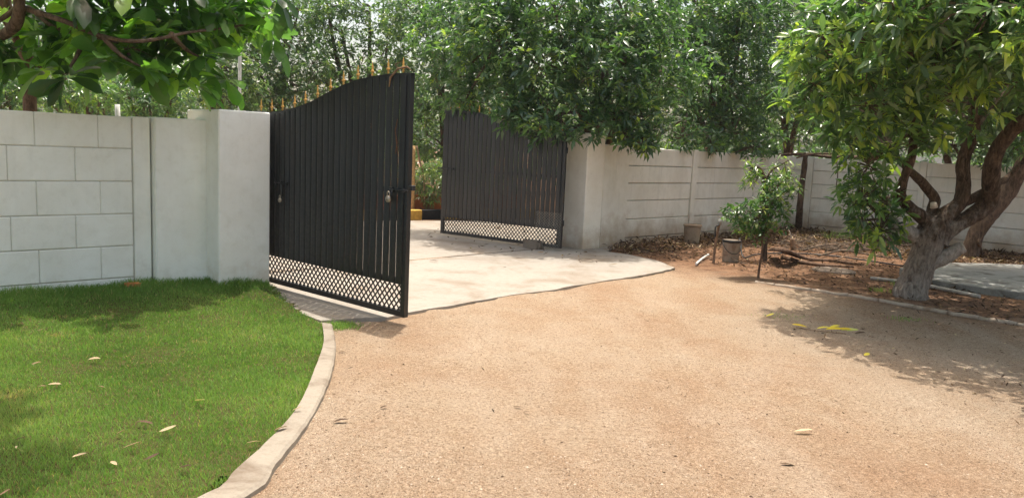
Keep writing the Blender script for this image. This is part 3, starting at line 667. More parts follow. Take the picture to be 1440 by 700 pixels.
# iron post, wire netting, wedge stone at the far leaf
mb = MB(); mb.tube([(*G(783, 347)[:2], 0), (*(P(795, 186, 12.45)),)], .021, 8); ip = mb.build('gate_post', m_gate); recenter(ip)
tag(ip, 'thin black iron post between the farther gate leaf and the cream pillar', 'post')
mb = MB()
nw = thing('wire_netting', gl(g2, .2, .06, 0), a2, 'grey chicken wire tied over the lower hinge corner of the farther gate leaf', 'wire netting')
ncol, nrow, cw, rh = 17, 27, .026, .022
for c in range(ncol+1):
    for r_ in range(nrow):
        x_ = -.20+c*cw; s_ = 1 if (r_+c) % 2 else -1
        a = Vector((x_+s_*cw*.25-cw*.0, .012*math.sin(r_*.5), .03+r_*rh)); b = Vector((x_-s_*cw*.25, .012*math.sin((r_+1)*.5), .03+(r_+1)*rh)); mb.tube([a, b], .0016, 3, cap=False)
        if s_ > 0: mb.tube([a, a+Vector((cw*.5, 0, 0))], .0016, 3, cap=False)
mb.build('netting', m_wire, nw, world_space=False)['kind'] = 'stuff'
def rock(name, c, d, m_, label, cat, seed=0, rz=0, z0=None):
    bm = bmesh.new(); bmesh.ops.create_cube(bm, size=1); bmesh.ops.bevel(bm, geom=bm.edges[:], offset=.12, segments=2, affect='EDGES')
    bmesh.ops.subdivide_edges(bm, edges=bm.edges[:], cuts=1)
    for v in bm.verts: v.co += Vector((mnoise.noise(v.co*3+Vector((seed, 0, 0))), mnoise.noise(v.co*3+Vector((0, seed, 5))), mnoise.noise(v.co*3+Vector((3, 0, seed)))))*.10; v.co = Vector((v.co.x*d[0], v.co.y*d[1], v.co.z*d[2]))
    me = bpy.data.meshes.new(name); bm.to_mesh(me); bm.free(); o = link(name, me, m_); o.location = (c[0], c[1], (c[2] if len(c) > 2 else 0)+d[2]/2-.01); o.rotation_euler = (0, 0, rz); return tag(o, label, cat)
cst = gl(g2, .52, .0, .0); rock('stone_block', (cst.x-.02, cst.y-.06, .012), (.32, .15, .15), m_stone, 'dark stone block wedged under the hinge end of the farther gate leaf', 'stone', 3, a2)
rock('brick', G(187, 402, .12), (.14, .07, .045), m_orange, 'orange brick lying in the shaded grass below the white block wall', 'brick', 8, .5)
rock('stone', G(757, 348, .02), (.10, .07, .05), m_stone, 'small rough stone beside the dark block under the farther gate', 'stone', 11, .8)

# ------------------------------------------------------------------ poles beyond the left wall
def pole(name, a, b, r_, m_, label, cat='pole', sides=8, rough=0):
    mb = MB(); mb.tube(crom([a, a.lerp(b, .5)+Vector((.01, 0, 0)), b], 4), r_, sides, rough); return tag(recenter(mb.build(name, m_)), label, cat)
b = P(334, 153, 10); pole('slim_pole', Vector((b.x-.01, b.y, -.02)), P(337.5, 40, 10), .022, m_pole, 'slim pale pole rising behind the white pillar')
b = P(165, 162, 8.8); pole('slim_pole', Vector((b.x, b.y, -.02)), P(165, 147, 8.8), .028, m_pole, 'short pale post whose tip shows just above the white block wall')
b = P(580, 262, 17); pole('slim_pole', Vector((b.x, b.y, 0)), P(580.5, 205, 17), .055, m_bamboo, 'ochre striped post at the planter beyond the gateway')

# ------------------------------------------------------------------ trees
def tube_limb(root, name, pts, rad, m_, rough=.14, sides=12, n=5, label=None):
    mb = MB(); mb.tube(crom(pts, n), lerp_list(rad, n), sides, rough, seed=random.random()*9); o = mb.build(name, m_, root)
    if label: o['label'] = label
    return o
def crown(root, lobes, dens, m_, L=.2, W=.23, per=9, droop=.45, K=1, seed=0, tone=(.36, .2), gap=.1, zmin=-9, parts=0, key='', spread=(45, 112), twigs=True, limbs=None, rt=.02, ntw=40, mt=None, flush=.05, ts=None, ws=None):
    C, A = lobes_pts(lobes, dens, seed, zmin, gap)
    arr = list(leaf_arrays(C, A, per, L, W, droop, spread, tone, K))
    nfl = rng.random(len(C)) < flush; fl = np.repeat(nfl, per); arr[5] = np.where(fl, rng.uniform(.78, 1, len(fl)), arr[5]); arr = tuple(arr)
    if parts: arr = leaf_parts(root, arr, W, 3, m_, parts, key, ts, ws)
    tag(link('foliage', leaf_mesh('foliage', arr, W, K, ts if K == 3 else None, ws if K == 3 else None), m_, root), kind='stuff')
    if twigs and limbs: branches(root, limbs, mt or m_twig, lobes, [tuple(c) for c in C[rng.permutation(len(C))[:900]]], ntw, rt)
    return len(arr[0])

NL = 0
# --- big mango tree on the right
D0 = 9.5
base = P(1284, 416, D0); base = Vector((base.x, base.y, 0))
mt_ = thing('mango_tree', base, label='mango tree with pale whitened trunk and sawn stubs in the right foreground', cat='tree')
q = lambda px, py, d=D0: P(px, py, d)
tube_limb(mt_, 'trunk', [base+Vector((-.02, 0, -.06)), q(1282, 408), q(1290, 384), q(1300, 357), q(1308, 334), q(1316, 316), q(1322, 303)], [.225, .19, .172, .165, .185, .15, .07], m_bark_m, .16, 18, 8)
tube_limb(mt_, 'limb', [q(1306, 345), q(1289, 332), q(1268, 320, 9.45), q(1243, 309, 9.4)], [.12, .085, .07, .06], m_bark_p, .15, label='short pale sawn stub on the left of the trunk')
tube_limb(mt_, 'limb', [q(1310, 318), q(1297, 306), q(1279, 292, 9.4), q(1267, 277, 9.3), q(1270, 255, 9.2), q(1282, 220, 9.1), q(1285, 185, 9), q(1290, 120, 8.8)], [.11, .085, .07, .062, .055, .05, .045, .03], m_bark_m, label='dark left limb rising into the low foliage')
tube_limb(mt_, 'limb', [q(1313, 316, 9.6), q(1311, 296, 9.6), q(1314, 279, 9.62), q(1303, 264, 9.6), q(1290, 250, 9.5), q(1262, 225, 9.5)], [.09, .07, .062, .06, .055, .03], m_bark_m)
mb = MB(); mb.tube([q(1313, 292, 9.53), q(1312.5, 285, 9.52)], [.045, .035], 9, .2); mb.build('sawn_scar', m_cut, mt_)
tube_limb(mt_, 'limb', [q(1316, 322), q(1327, 305), q(1349, 286), q(1355, 262), q(1354, 235), q(1359, 212), q(1372, 180, 9.3), q(1368, 120, 9.0)], [.14, .105, .085, .082, .078, .07, .055, .035], m_bark_m, label='dark upright middle limb')
tube_limb(mt_, 'limb', [q(1350, 285, 9.55), q(1366, 280, 9.6), q(1384, 270, 9.7), q(1404, 257, 9.7), q(1418, 249, 9.8), q(1450, 215, 9.8)], [.075, .06, .055, .045, .04, .02], m_bark_m)
tube_limb(mt_, 'limb', [q(1317, 340), q(1328, 325), q(1346, 315), q(1368, 303), q(1388, 287), q(1394, 265, 9.4), q(1394, 236, 9.3), q(1406, 205, 9.2), q(1432, 175, 9.0), q(1465, 150, 8.8), q(1500, 60, 8.4)], [.14, .115, .105, .10, .105, .098, .092, .085, .078, .065, .04], m_bark_m, .17, 14, label='thick red-brown limb sweeping up to the right')
tube_limb(mt_, 'limb', [q(1307, 366), q(1322, 363, 9.45), q(1338, 356, 9.4), q(1354, 347, 9.35)], [.13, .10, .085, .068], m_bark_p, .18, label='broad pale sawn stub low on the right of the trunk')
mb = MB(); mb.tube([q(1353.5, 347.2, 9.35), q(1355.5, 346.3, 9.345)], [.06, .056], 12, .1); mb.build('sawn_scar', m_cut, mt_)
lob = [(P(*a[:3]), a[3]) for a in ((1150, 50, 8.2, .55), (1140, 118, 8.6, .45), (1225, 50, 7.9, .75), (1222, 140, 8.6, .62), (1330, 40, 7.8, .8), (1318, 130, 8.6, .55), (1415, 50, 7.8, .8), (1430, 110, 8.4, .5), (1372, 172, 8.9, .22), (1290, 190, 8.9, .3),
    (1222, 228, 9.1, .36), (1212, 275, 9.2, .34), (1248, 280, 9.25, .28), (1238, 322, 9.3, .30), (1215, 310, 9.3, .2), (1196, 180, 8.9, .4), (1300, -50, 8.0, .6), (1420, -50, 7.6, .7))]
over = [(Vector(a[:3]), a[3]) for a in ((3.9, 6.8, 3.1, .8), (4.6, 6.1, 3.2, .85), (3.4, 7.3, 3.0, .55), (5.2, 7.2, 3.3, 1.), (5.0, 5.2, 3.4, 1.0), (4.1, 5.5, 3.2, .55), (4.4, 7.4, 3.3, .9), (4.4, 8.6, 3.5, .9), (6.2, 8.4, 3.4, 1.1), (6.6, 6.6, 3.6, 1.1), (6.3, 10, 3.2, 1.0), (4.6, 9.6, 3.1, .8), (5.4, 9.4, 3.4, .9), (4.8, 10.7, 3.1, .75), (6, 11.4, 3.4, 1.), (3.8, 9.9, 2.9, .5), (4.2, 10.9, 3.0, .6), (4.9, 11.7, 3.1, .8), (5.9, 12.6, 3.2, .8), (7.3, 9.2, 3.4, 1.), (7.4, 11.6, 3.3, 1.1))]
lob += over
lim = [q(1285, 185, 9), q(1290, 120, 8.8), q(1368, 120, 9), q(1262, 225, 9.5), q(1243, 309, 9.4), q(1267, 277, 9.3), q(1432, 175, 9), q(1465, 150, 8.8), q(1500, 60, 8.4), q(1372, 180, 9.3)]
NL += crown(mt_, [l for l in lob if not l in over], 24, m_mango, .155, .33, 9, .24, 2, 1.7, (.5, .22), .06, parts=290, key='mango', limbs=lim, rt=.018, ntw=28, flush=.22)
NL += crown(mt_, over, 20, m_mango, .17, .33, 9, .28, 1, 2.2, (.42, .2), .08, limbs=lim, rt=.03, ntw=10)
# --- second tree behind the slab
b2 = G(1362, 362); t2 = thing('mango_tree', b2, label='leaning dark mango tree behind the concrete slab, near the side wall', cat='tree'); d2 = b2.y
tube_limb(t2, 'trunk', [b2+Vector((0, 0, -.05)), P(1366, 348, d2), P(1375, 325, d2), P(1392, 300, d2), P(1417, 270, d2), P(1436, 235, d2-.1), P(1455, 190, d2-.2), P(1470, 110, d2-.4)], [.17, .145, .14, .155, .15, .125, .10, .06], m_bark, .14, 14, 6)
tube_limb(t2, 'limb', [P(1374, 330, d2), P(1377, 345, d2-.15), Vector((*G(1381, 358)[:2], 0))], [.05, .03, .02], m_bark)
lob = [(P(*a[:3]), a[3]) for a in ((1460, 60, 12, 1.3), (1400, 130, 12, .8), (1500, 120, 11.6, 1.2), (1340, 90, 12.4, .8), (1440, 180, 12.2, .5))]
NL += crown(t2, lob, 16, m_mango, .17, .26, 9, .3, 1, 4, (.3, .2), .05, limbs=[P(1455, 190, d2-.2), P(1470, 110, d2-.4)], rt=.03)

# --- sapling and the thin tree behind it
bs = G(1066, 391); sp = thing('lime_sapling', bs, label='small bushy sapling on a thin bare stem in front of the grey bucket', cat='sapling'); ds = bs.y
tube_limb(sp, 'stem', [bs+Vector((0, 0, -.03)), P(1068, 375, ds), P(1072, 350, ds), P(1070, 325, ds), P(1066, 305, ds)], [.02, .016, .015, .013, .010], m_bark_r, .1, 8, 4)
for tx, ty in ((1035, 300), (1055, 292), (1085, 285), (1100, 275), (1045, 320), (1090, 310)):
    tube_limb(sp, 'branch', [P(1071, 335, ds), P((1071+tx)/2, (330+ty)/2+3, ds+random.uniform(-.1, .1)), P(tx, ty, ds+random.uniform(-.2, .2))], [.009, .007, .004], m_bark_r, .1, 5, 3)
lob = [(P(*a[:3]), a[3]) for a in ((1032, 300, ds, .17), (1050, 296, ds-.1, .2), (1072, 290, ds, .24), (1092, 280, ds, .2), (1105, 268, ds+.05, .13), (1062, 315, ds+.05, .24), (1086, 312, ds, .2), (1072, 335, ds, .15), (1040, 318, ds, .16), (1100, 295, ds, .15), (1048, 330, ds, .12), (1085, 262, ds+.1, .15), (1118, 262, ds+.1, .10))]
NL += crown(sp, lob, 52, m_citrus, .085, .40, 7, .25, 2, 6, (.48, .2), .04, parts=280, key='citrus', limbs=[P(1066, 305, ds)], rt=.006, ntw=14, flush=.12)
bt = G(1076, 366); tt = thing('young_tree', bt, label='thin crooked young tree behind the bushy sapling, with sparse upper leaves', cat='tree'); dt = bt.y
tube_limb(tt, 'trunk', [bt+Vector((0, 0, -.05)), P(1076, 345, dt), P(1079, 310, dt), P(1077, 275, dt), P(1074, 250, dt), P(1068, 236, dt), P(1055, 236, dt)], [.045, .038, .036, .045, .035, .02, .012], m_bark, .2, 8, 4)
tube_limb(tt, 'branch', [P(1076, 255, dt), P(1085, 240, dt), P(1098, 232, dt), P(1110, 225, dt)], [.022, .016, .01, .006], m_bark, .1, 6, 4)
tube_limb(tt, 'branch', [P(1079, 275, dt), P(1092, 262, dt), P(1108, 250, dt)], [.018, .012, .006], m_bark, .1, 6, 4)
lob = [(P(*a[:3]), a[3]) for a in ((1054, 238, dt, .2), (1064, 255, dt, .2), (1103, 230, dt, .18), (1110, 250, dt, .2), (1090, 268, dt, .2), (1075, 280, dt, .2), (1090, 248, dt, .16))]
NL += crown(tt, lob, 26, m_mango, .14, .22, 7, .3, 2, 8, (.55, .2), .15, limbs=[P(1068, 236, dt), P(1108, 250, dt)], rt=.008, ntw=12, flush=.2)
# --- young tree stump/post with vine at the corner
pl_ = thing('wooden_post', (*G(1123, 326)[:2], 0), label='rough dark wooden post leaning at the far corner of the walls', cat='post'); dd = 17.3
mb = MB(); mb.tube(crom([Vector((*G(1123, 325)[:2], -.05)), P(1125, 290, dd), P(1128, 260, dd), P(1133, 217, dd)], 5), lerp_list([.085, .07, .065, .055], 5), 9, .25); mb.build('shaft', m_bark, pl_)
mb = MB(); mb.tube(crom([P(1095, 218, 17.2), P(1133, 217, 17.15), P(1170, 221, 16.6), P(1215, 221, 15.6)], 5), .035, 7, .3); mb.tube(crom([P(1120, 222, 17.2), P(1150, 216, 16.9), P(1200, 219, 15.9)], 5), .02, 6, .3)
tag(recenter(mb.build('cut_branch', m_bark)), 'dark cut branch laid along the top of the corner walls', 'branch')
mb = MB(); mb.tube(crom([P(1176, 222, 16.3), P(1178, 245, 16.25), P(1176, 262, 16.25), P(1178, 278, 16.25)], 4), .012, 5, .3); tag(recenter(mb.build('hanging_vine', m_bark)), 'thin dark vine hanging down the side wall near the corner', 'vine')

# --- almond tree, large leaves, top left
ba = Vector((-4.94, 8.0, 0)); al = thing('almond_tree', ba, label='broad-leaved almond tree spreading its boughs over the white wall at top left', cat='tree')
tube_limb(al, 'trunk', [ba, P(42, 160, 8), P(41, 120, 8), P(40, 95, 7.95), P(30, 60, 7.9), P(10, 20, 7.8), P(0, -60, 7.8)], [.085, .065, .06, .06, .07, .06, .05], m_bark_r, .12, 10, 5)
tube_limb(al, 'limb', [P(0, 52, 7.3), P(20, 38, 7.2), P(27, 15, 7.1), P(27, -15, 7.1)], [.04, .055, .05, .045], m_bark, .12, 10, 5)
al_b = [[(36, 75, 7.9), (35, 12, 7.6), (75, 38, 7.4), (120, 50, 7.3), (175, 62, 7.3), (215, 82, 7.4)], [(27, 10, 7.2), (90, 30, 7.0), (145, 52, 7.0), (200, 58, 7.0), (270, 45, 7.4), (330, 38, 8.0), (372, 25, 8.2)],
        [(120, 50, 7.3), (110, 75, 7.0), (92, 105, 6.9)], [(30, 60, 7.9), (60, 90, 7.6), (50, 95, 7.3)], [(145, 52, 7.0), (170, 78, 7.0), (200, 95, 7.1)], [(175, 62, 7.3), (190, 90, 7.3), (205, 105, 7.3)], [(27, -15, 7.1), (130, -20, 7.0), (240, 0, 7.5), (330, -10, 8.0)], [(27, 10, 7.2), (-20, 40, 7), (-60, 50, 7)], [(240, 48, 7.2), (262, 70, 7.4), (280, 80, 7.6)]]
for bpts in al_b:
    n_ = len(bpts); tube_limb(al, 'branch', [P(*b_) for b_ in bpts], [.028-.020*i/(n_-1) for i in range(n_)], m_bark, .12, 7, 5)
tips = [(95, 110, 6.9), (60, 100, 7.2), (205, 100, 7.1), (150, 85, 7.0), (215, 80, 7.4), (180, 70, 7.2), (280, 80, 7.6), (262, 62, 7.5), (330, 35, 8.0), (372, 25, 8.3), (350, 10, 8.2), (300, 20, 7.8), (250, 20, 7.5), (200, 20, 7.3), (150, 20, 7.1), (100, 15, 7.2), (60, 20, 7.4),
        (20, 75, 7.4), (-10, 60, 7.2), (10, 20, 7.6), (90, 60, 7.4), (130, 65, 7.2), (50, 50, 7.6), (110, -10, 7), (180, -15, 7.2), (260, -20, 7.4), (330, -25, 8), (230, 45, 7.3), (290, 45, 7.9), (10, 95, 7.5), (170, 45, 7.4), (125, 35, 7.5), (345, 25, 8.5), (75, 75, 7.8), (190, 55, 7.8), (240, 15, 8.2), (310, 5, 8.4), (35, 0, 7.8), (210, 100, 7.5), (115, 92, 7.4)]
Ct = np.array([P(*t_) for t_ in tips]); jit = rng.normal(0, .12, (len(Ct), 3)); Ct2 = np.concatenate([Ct, Ct+jit*1.6+np.array([0, .5, .12])])
for cx, cy, cz in ((-3.3, 7.4, 3.3), (-4.2, 6.9, 3.3), (-5.0, 6.4, 3.2), (-3.8, 8.0, 3.4), (-4.6, 7.6, 3.6), (-5.6, 7.0, 3.3), (-2.9, 8.0, 3.5), (-4.0, 6.9, 3.5), (-5.4, 6.0, 3.4), (-4.8, 6.9, 3.1), (-3.6, 7.2, 3.1), (-4.4, 7.3, 3.2), (-3.2, 7.8, 3.2)):
    Ct2 = np.concatenate([Ct2, np.array([[cx, cy, cz]])+rng.normal(0, .2, (4, 3))])
al_ts, al_ws = [.25, .62, .86], [.42, 1., .85]
arr = leaf_arrays(Ct2, np.tile([[0, 0, .8]], (len(Ct2), 1))+.7*rng.normal(size=(len(Ct2), 3)), 16, .275, .5, .5, (35, 120), (.52, .28))
arr = leaf_parts(al, arr, .48, 3, m_almond, 295, 'almond', al_ts, al_ws)
tag(link('foliage', leaf_mesh('foliage', arr, .48, 3, al_ts, al_ws), m_almond, al), kind='stuff'); NL += len(arr[0])

# --- trees beyond the walls
def far_tree(name, base, lobes, label, dens=7, L=.2, seed=0, m_=None, tone=(.36, .2), gap=.12, trunk_r=.1, mt=None, limbs_to=4, **kw):
    b_ = Vector((base[0], base[1], 0)); t = thing(name, b_, label=label, cat='tree'); cz = sum(l[0][2] for l in lobes)/len(lobes); cen = sum((Vector(l[0]) for l in lobes), Vector())/len(lobes)
    fork = b_.lerp(Vector((cen.x, cen.y, 0)), .2); fork.z = min(1.5, cz*.5)
    tube_limb(t, 'trunk', [b_+Vector((0, 0, -.05)), b_.lerp(fork, .5)+Vector((.04, 0, 0)), fork], [trunk_r*1.3, trunk_r, trunk_r*.95], mt or m_bark, .12, 9, 4)
    ls = sorted(lobes, key=lambda l: -l[1])[:limbs_to]; lim = [fork]
    for l in ls:
        c = Vector(l[0]); md = fork.lerp(c, .5)+Vector((random.uniform(-.2, .2), random.uniform(-.2, .2), .1))
        tube_limb(t, 'limb', [fork, md, c], [trunk_r*.7, trunk_r*.45, trunk_r*.2], mt or m_bark, .1, 7, 4); lim += [md, c]
    global NL
    NL += crown(t, lobes, dens*2.9, m_ or m_mango2, L*.8, .35, 9, .22, 1, seed, tone, gap, limbs=lim, rt=trunk_r*.22, ntw=12, **kw); return t
def LB(*a): return [(P(x, y, d), r_) for x, y, d, r_ in a]
far_tree('mango_tree', P(862, 260, 13.9), LB((700, 60, 13.4, .9), (770, 90, 12.9, .85), (790, 160, 12.6, .42), (720, 130, 13.2, .55), (850, 90, 12.9, .9), (860, 150, 12.9, .5), (905, 165, 12.9, .45), (905, 195, 12.75, .22), (930, 100, 13.6, .9), (650, 100, 14.2, .75), (640, 40, 14.6, .9), (780, 10, 13.2, 1.), (880, 10, 13.4, 1.), (700, 5, 13.6, .8), (765, 190, 12.6, .18), (735, 165, 12.7, .25), (715, 160, 12.5, .28), (760, 178, 12.3, .3), (800, 188, 12.3, .24), (840, 178, 12.4, .28), (905, 200, 12.6, .24), (880, 190, 12.8, .25), (655, 140, 13.6, .4)),
         'dense mango tree drooping over the farther gate leaf and the cream pillar', 11, .2, 11, m_mango, (.36, .2), .05, .11)
far_tree('mango_tree', P(1004, 240, 17.2), LB((960, 60, 16.2, 1.1), (1000, 120, 16.0, .9), (1040, 60, 16.6, 1.1), (1060, 140, 16.6, .8), (985, 175, 15.9, .6), (1030, 185, 16.4, .55), (1060, 205, 15.6, .35), (960, 190, 14.8, .35), (1000, 198, 15.2, .32), (1070, 195, 16.8, .45), (980, 5, 16, 1.1), (1050, 5, 16.4, 1.0)),
         'mango tree behind the middle of the cream plank wall, trunk showing above it', 8, .2, 12, m_mango, (.33, .18), .08, .13)
far_tree('mango_tree', P(1110, 220, 19.5), LB((1100, 60, 18.8, 1.2), (1080, 130, 18.4, .9), (1140, 120, 18.8, 1.), (1130, 180, 18.8, .6), (1150, 15, 19, 1.3), (1090, 5, 19, 1.2)),
         'mango tree standing behind the far corner where the two cream walls meet', 7, .2, 13, tone=(.3, .2))
far_tree('mango_tree', P(1235, 230, 18.5), LB((1220, 60, 18, 1.3), (1200, 140, 17.8, 1.), (1260, 140, 17.4, 1.), (1215, 190, 17.6, .5), (1250, 195, 17.2, .5)), 'shaded mango tree behind the side wall, left of the pale trunk', 6, .2, 14, tone=(.3, .2))
far_tree('mango_tree', P(1345, 240, 17), LB((1320, 60, 16.6, 1.3), (1310, 150, 16.2, .9), (1370, 150, 15.8, .9), (1340, 205, 15.9, .45), (1385, 205, 15.3, .45), (1300, 210, 16.3, .35)), 'mango tree behind the side wall, between the two trunks of the foreground', 6, .2, 15, tone=(.42, .2))
far_tree('mango_tree', P(1500, 240, 15.2), LB((1440, 60, 15, 1.3), (1430, 150, 14.8, .9), (1480, 130, 14.4, 1.1), (1425, 208, 14.6, .4)), 'mango tree behind the side wall at the right end of the photo', 6, .2, 16, tone=(.4, .2))
far_tree('mango_tree', P(620, 250, 19.5), LB((600, 50, 19.5, 1.3), (570, 5, 19.5, 1.0), (640, 5, 19.3, 1.1), (560, 120, 19.6, 1.), (640, 130, 19, 1.), (600, 190, 19.4, .8), (640, 230, 19.2, .6), (700, 60, 18.6, 1.3), (760, 150, 18, 1.2), (690, 180, 18.6, .9)),
         'tall mango tree across the road, seen between the two gate leaves', 6.5, .2, 17, tone=(.42, .22), gap=.1, flush=.08)
far_tree('mango_tree', P(520, 200, 21), LB((505, 90, 21, 1.1), (480, 40, 20.6, 1.0), (545, 60, 21, .9), (440, 90, 20.8, .8), (530, 135, 21, .9), (465, 130, 20.6, .8), (520, 10, 21, 1.0), (460, 5, 20.8, .9)),
         'open-crowned mango tree above the middle of the nearer gate leaf, bare limbs and sky showing', 5.2, .2, 18, tone=(.4, .2), gap=.24, trunk_r=.14, limbs_to=7)
far_tree('mango_tree', P(400, 220, 19.5), LB((400, 60, 19.2, 1.2), (365, 110, 18.8, .9), (430, 120, 19, .9), (395, 150, 18.8, .7), (350, 40, 19.6, 1.1), (420, 15, 19.6, 1.0), (370, 5, 19.4, .9)),
         'mango tree behind the gold finials at the low end of the nearer gate leaf', 6, .2, 19, tone=(.33, .2), gap=.14)
far_tree('mango_tree', P(300, 220, 17.5), LB((320, 90, 17.4, .8), (285, 125, 17.2, .7), (320, 140, 17.4, .7), (345, 130, 17.6, .6), (310, 50, 18, .8), (335, 10, 18.5, .9)), 'mango tree right behind the top of the white pillar, by the slim pole', 7, .18, 20, tone=(.48, .2), gap=.12)
far_tree('bushy_tree', P(215, 200, 15.5), LB((215, 125, 15.4, .62), (180, 135, 15.2, .5), (245, 130, 15.6, .5), (210, 150, 15.2, .5), (160, 115, 15.6, .4)), 'low rounded dark tree behind the white wall, left of the pillar', 10, .15, 21, m_mango, (.4, .2), .08, .07)
far_tree('bushy_tree', P(120, 200, 14.5), LB((120, 125, 14.4, .55), (85, 130, 14.3, .5), (140, 140, 14.4, .45), (60, 140, 14.3, .5), (100, 100, 14.8, .4)), 'low light green bushy tree behind the white wall, beside the brown trunk', 10, .14, 22, m_mango, (.58, .2), .08, .06)
far_tree('bushy_tree', P(10, 200, 13.5), LB((0, 120, 13.4, .6), (30, 130, 13.4, .5), (-40, 110, 13.6, .8), (15, 100, 13.8, .5)), 'low dark bushy tree behind the white wall at the left end of the photo', 10, .15, 23, m_mango, (.35, .2), .08, .07)
far_tree('mango_tree', P(150, 200, 24), LB((60, 60, 24, 1.6), (160, 70, 24, 1.5), (235, 60, 24.5, 1.0), (-30, 60, 24, 1.8), (100, 110, 24, 1.4), (210, 115, 24, 1.)), 'distant mango tree behind the low bushy trees, under the almond boughs', 5, .22, 24, tone=(.45, .2), gap=.1)
far_tree('mango_tree', P(880, 200, 22), LB((820, 60, 21, 1.6), (900, 60, 21.5, 1.6), (870, 140, 21, 1.3), (950, 140, 21.6, 1.3), (980, 40, 22, 1.5), (1050, 120, 23, 1.6)), 'mango tree farther back behind the drooping one, beyond the cream wall', 4.6, .22, 25, tone=(.36, .2), gap=.08)
# the orchard beyond, one mass
lob = [(Vector((x_, 27+3*math.sin(x_*.7)+random.uniform(-2, 2)+abs(x_-4)*.1, random.uniform(1.0, 3.3))), random.uniform(1.5, 2.3)) for x_ in np.arange(-24, 34, .75)]
C, A = lobes_pts(lob, 2.4, 30, .05, .02); arr = leaf_arrays(C, A, 8, .34, .3, .4, (30, 110), (.42, .2))
tag(link('orchard', leaf_mesh('orchard', arr, .34, 1), m_mango2), 'far rows of orchard trees filling the view beyond the road', 'orchard', kind='stuff'); NL += len(arr[0])
# tree out of frame on the left whose crown shades the near corner of the lawn
far_tree('mango_tree', (-5.6, 2.6), [(Vector(a[:3]), a[3]) for a in ((-2.2, 4.2, 3.6, .35), (-2.6, 4.3, 3.6, .4), (-2.9, 4.9, 3.7, .5), (-3.0, 4.75, 3.8, .5), (-3.9, 3.8, 3.8, .8), (-4.6, 4.5, 3.9, .7), (-5.2, 3.4, 3.8, 1.))], 'mango tree left of the view whose shade falls on the near lawn corner', 9, .19, 31, m_mango, gap=.0)

# --- planter beyond the gateway
pb = P(575, 303, 16.4); pl2 = thing('planter', (pb.x, pb.y, 0), label='red planter bed with black and yellow kerb blocks across the road', cat='planter')
A_ = G(560, 309); B_ = G(700, 306); dirp = (B_-A_).normalized(); MP = wall_M((A_.x-1.5*dirp.x, A_.y-1.5*dirp.y), (dirp.x, dirp.y))
for i in range(10):
    wbox(pl2, 'kerb_block', m_kblack if i % 2 == 0 else m_yellow, i*.52+.004, i*.52+.516, 0, .14, -.05, .20, MP, .012)
wbox(pl2, 'back_wall', m_planter, 0, 5.2, .5, .62, -.05, .48, MP, .01); wbox(pl2, 'soil', m_orange, .01, 5.19, .145, .495, -.05, .14, MP, 0)
def shrub(px, py, d, lobes, label, seed, tone, L=.13, name='shrub', dens=22, m_=None):
    b_ = P(px, py, d); t = thing(name, (b_.x, b_.y, .12), label=label, cat='shrub')
    for k in range(5):
        c = Vector(random.choice(lobes)[0]); tube_limb(t, 'stem', [Vector((b_.x, b_.y, .12)), Vector((b_.x, b_.y, .12)).lerp(c, .5)+Vector((random.uniform(-.08, .08), 0, 0)), c], [.02, .013, .006], m_wood, .1, 6, 3)
    global NL
    NL += crown(t, lobes, dens*2.9, m_ or m_mango2, L, .2, 7, .3, 1, seed, tone, .12, twigs=False)
shrub(602, 300, 17.3, LB((598, 250, 17.3, .35), (610, 240, 17.2, .3), (585, 258, 17.3, .25), (605, 275, 17.2, .28)), 'yellow-green shrub growing in the planter between the gate leaves', 40, (.62, .25))
shrub(640, 300, 17.0, LB((640, 255, 17, .4), (665, 265, 17, .35), (645, 280, 17, .3)), 'green shrub in the planter, seen through the gaps of the farther gate leaf', 41, (.45, .2))
shrub(560, 300, 17.4, LB((560, 255, 17.4, .4), (545, 270, 17.4, .35)), 'shrub in the planter half hidden by the free edge of the nearer gate leaf', 42, (.5, .2))
b_ = P(598, 285, 17.1); mb = MB(); mb.tube(crom([Vector((b_.x, b_.y, .1)), P(596, 250, 17.1), P(590, 225, 17.1), P(586, 205, 17.1)], 4), [.02]*13, 6, .2); tag(recenter(mb.build('bare_stem', m_wood)), 'pale bare stem rising out of the yellow-green shrub', 'stem')

# ------------------------------------------------------------------ yard objects on the right
def bucket(px, py, r0, r1, h_, label, rim, tilt=0, handle=True):
    c = G(px, py); t = thing('bucket', c, label=label, cat='bucket')
    mb = MB(); mb.lathe([(r0*.97, -.02), (r0, .02), (r0*1.02, h_*.3), (r1*.985, h_*.8), (r1, h_), (r1-.014, h_), (r0-.02, .06)], c, 24); mb.build('body', m_bucket, t)
    mb = MB(); mb.lathe([(r1+.001, h_-.035), (r1+.010, h_-.03), (r1+.011, h_-.002), (r1+.002, h_+.006)], c, 24); 
    mb.f = mb.f[:-2]; mb.sm = mb.sm[:-2]; mb.build('rim', rim, t)
    if handle:
        mb = MB(); pts = [c+Vector((r1*1.08*math.cos(a), -r1*1.1*abs(math.sin(a))**.8-.01, h_-.03-.17*math.sin(a))) for a in np.linspace(math.pi, 0, 13)]; mb.tube(pts, .006, 6); mb.build('handle', m_black, t)
    return t
bucket(972, 344, .135, .155, .37, 'lidless brown bucket against the cream wall, the farther of the two', m_bucket, handle=False)
bucket(1027, 368, .125, .135, .34, 'grey-brown cement bucket with black rim and hanging black handle, left of the sapling', m_black)
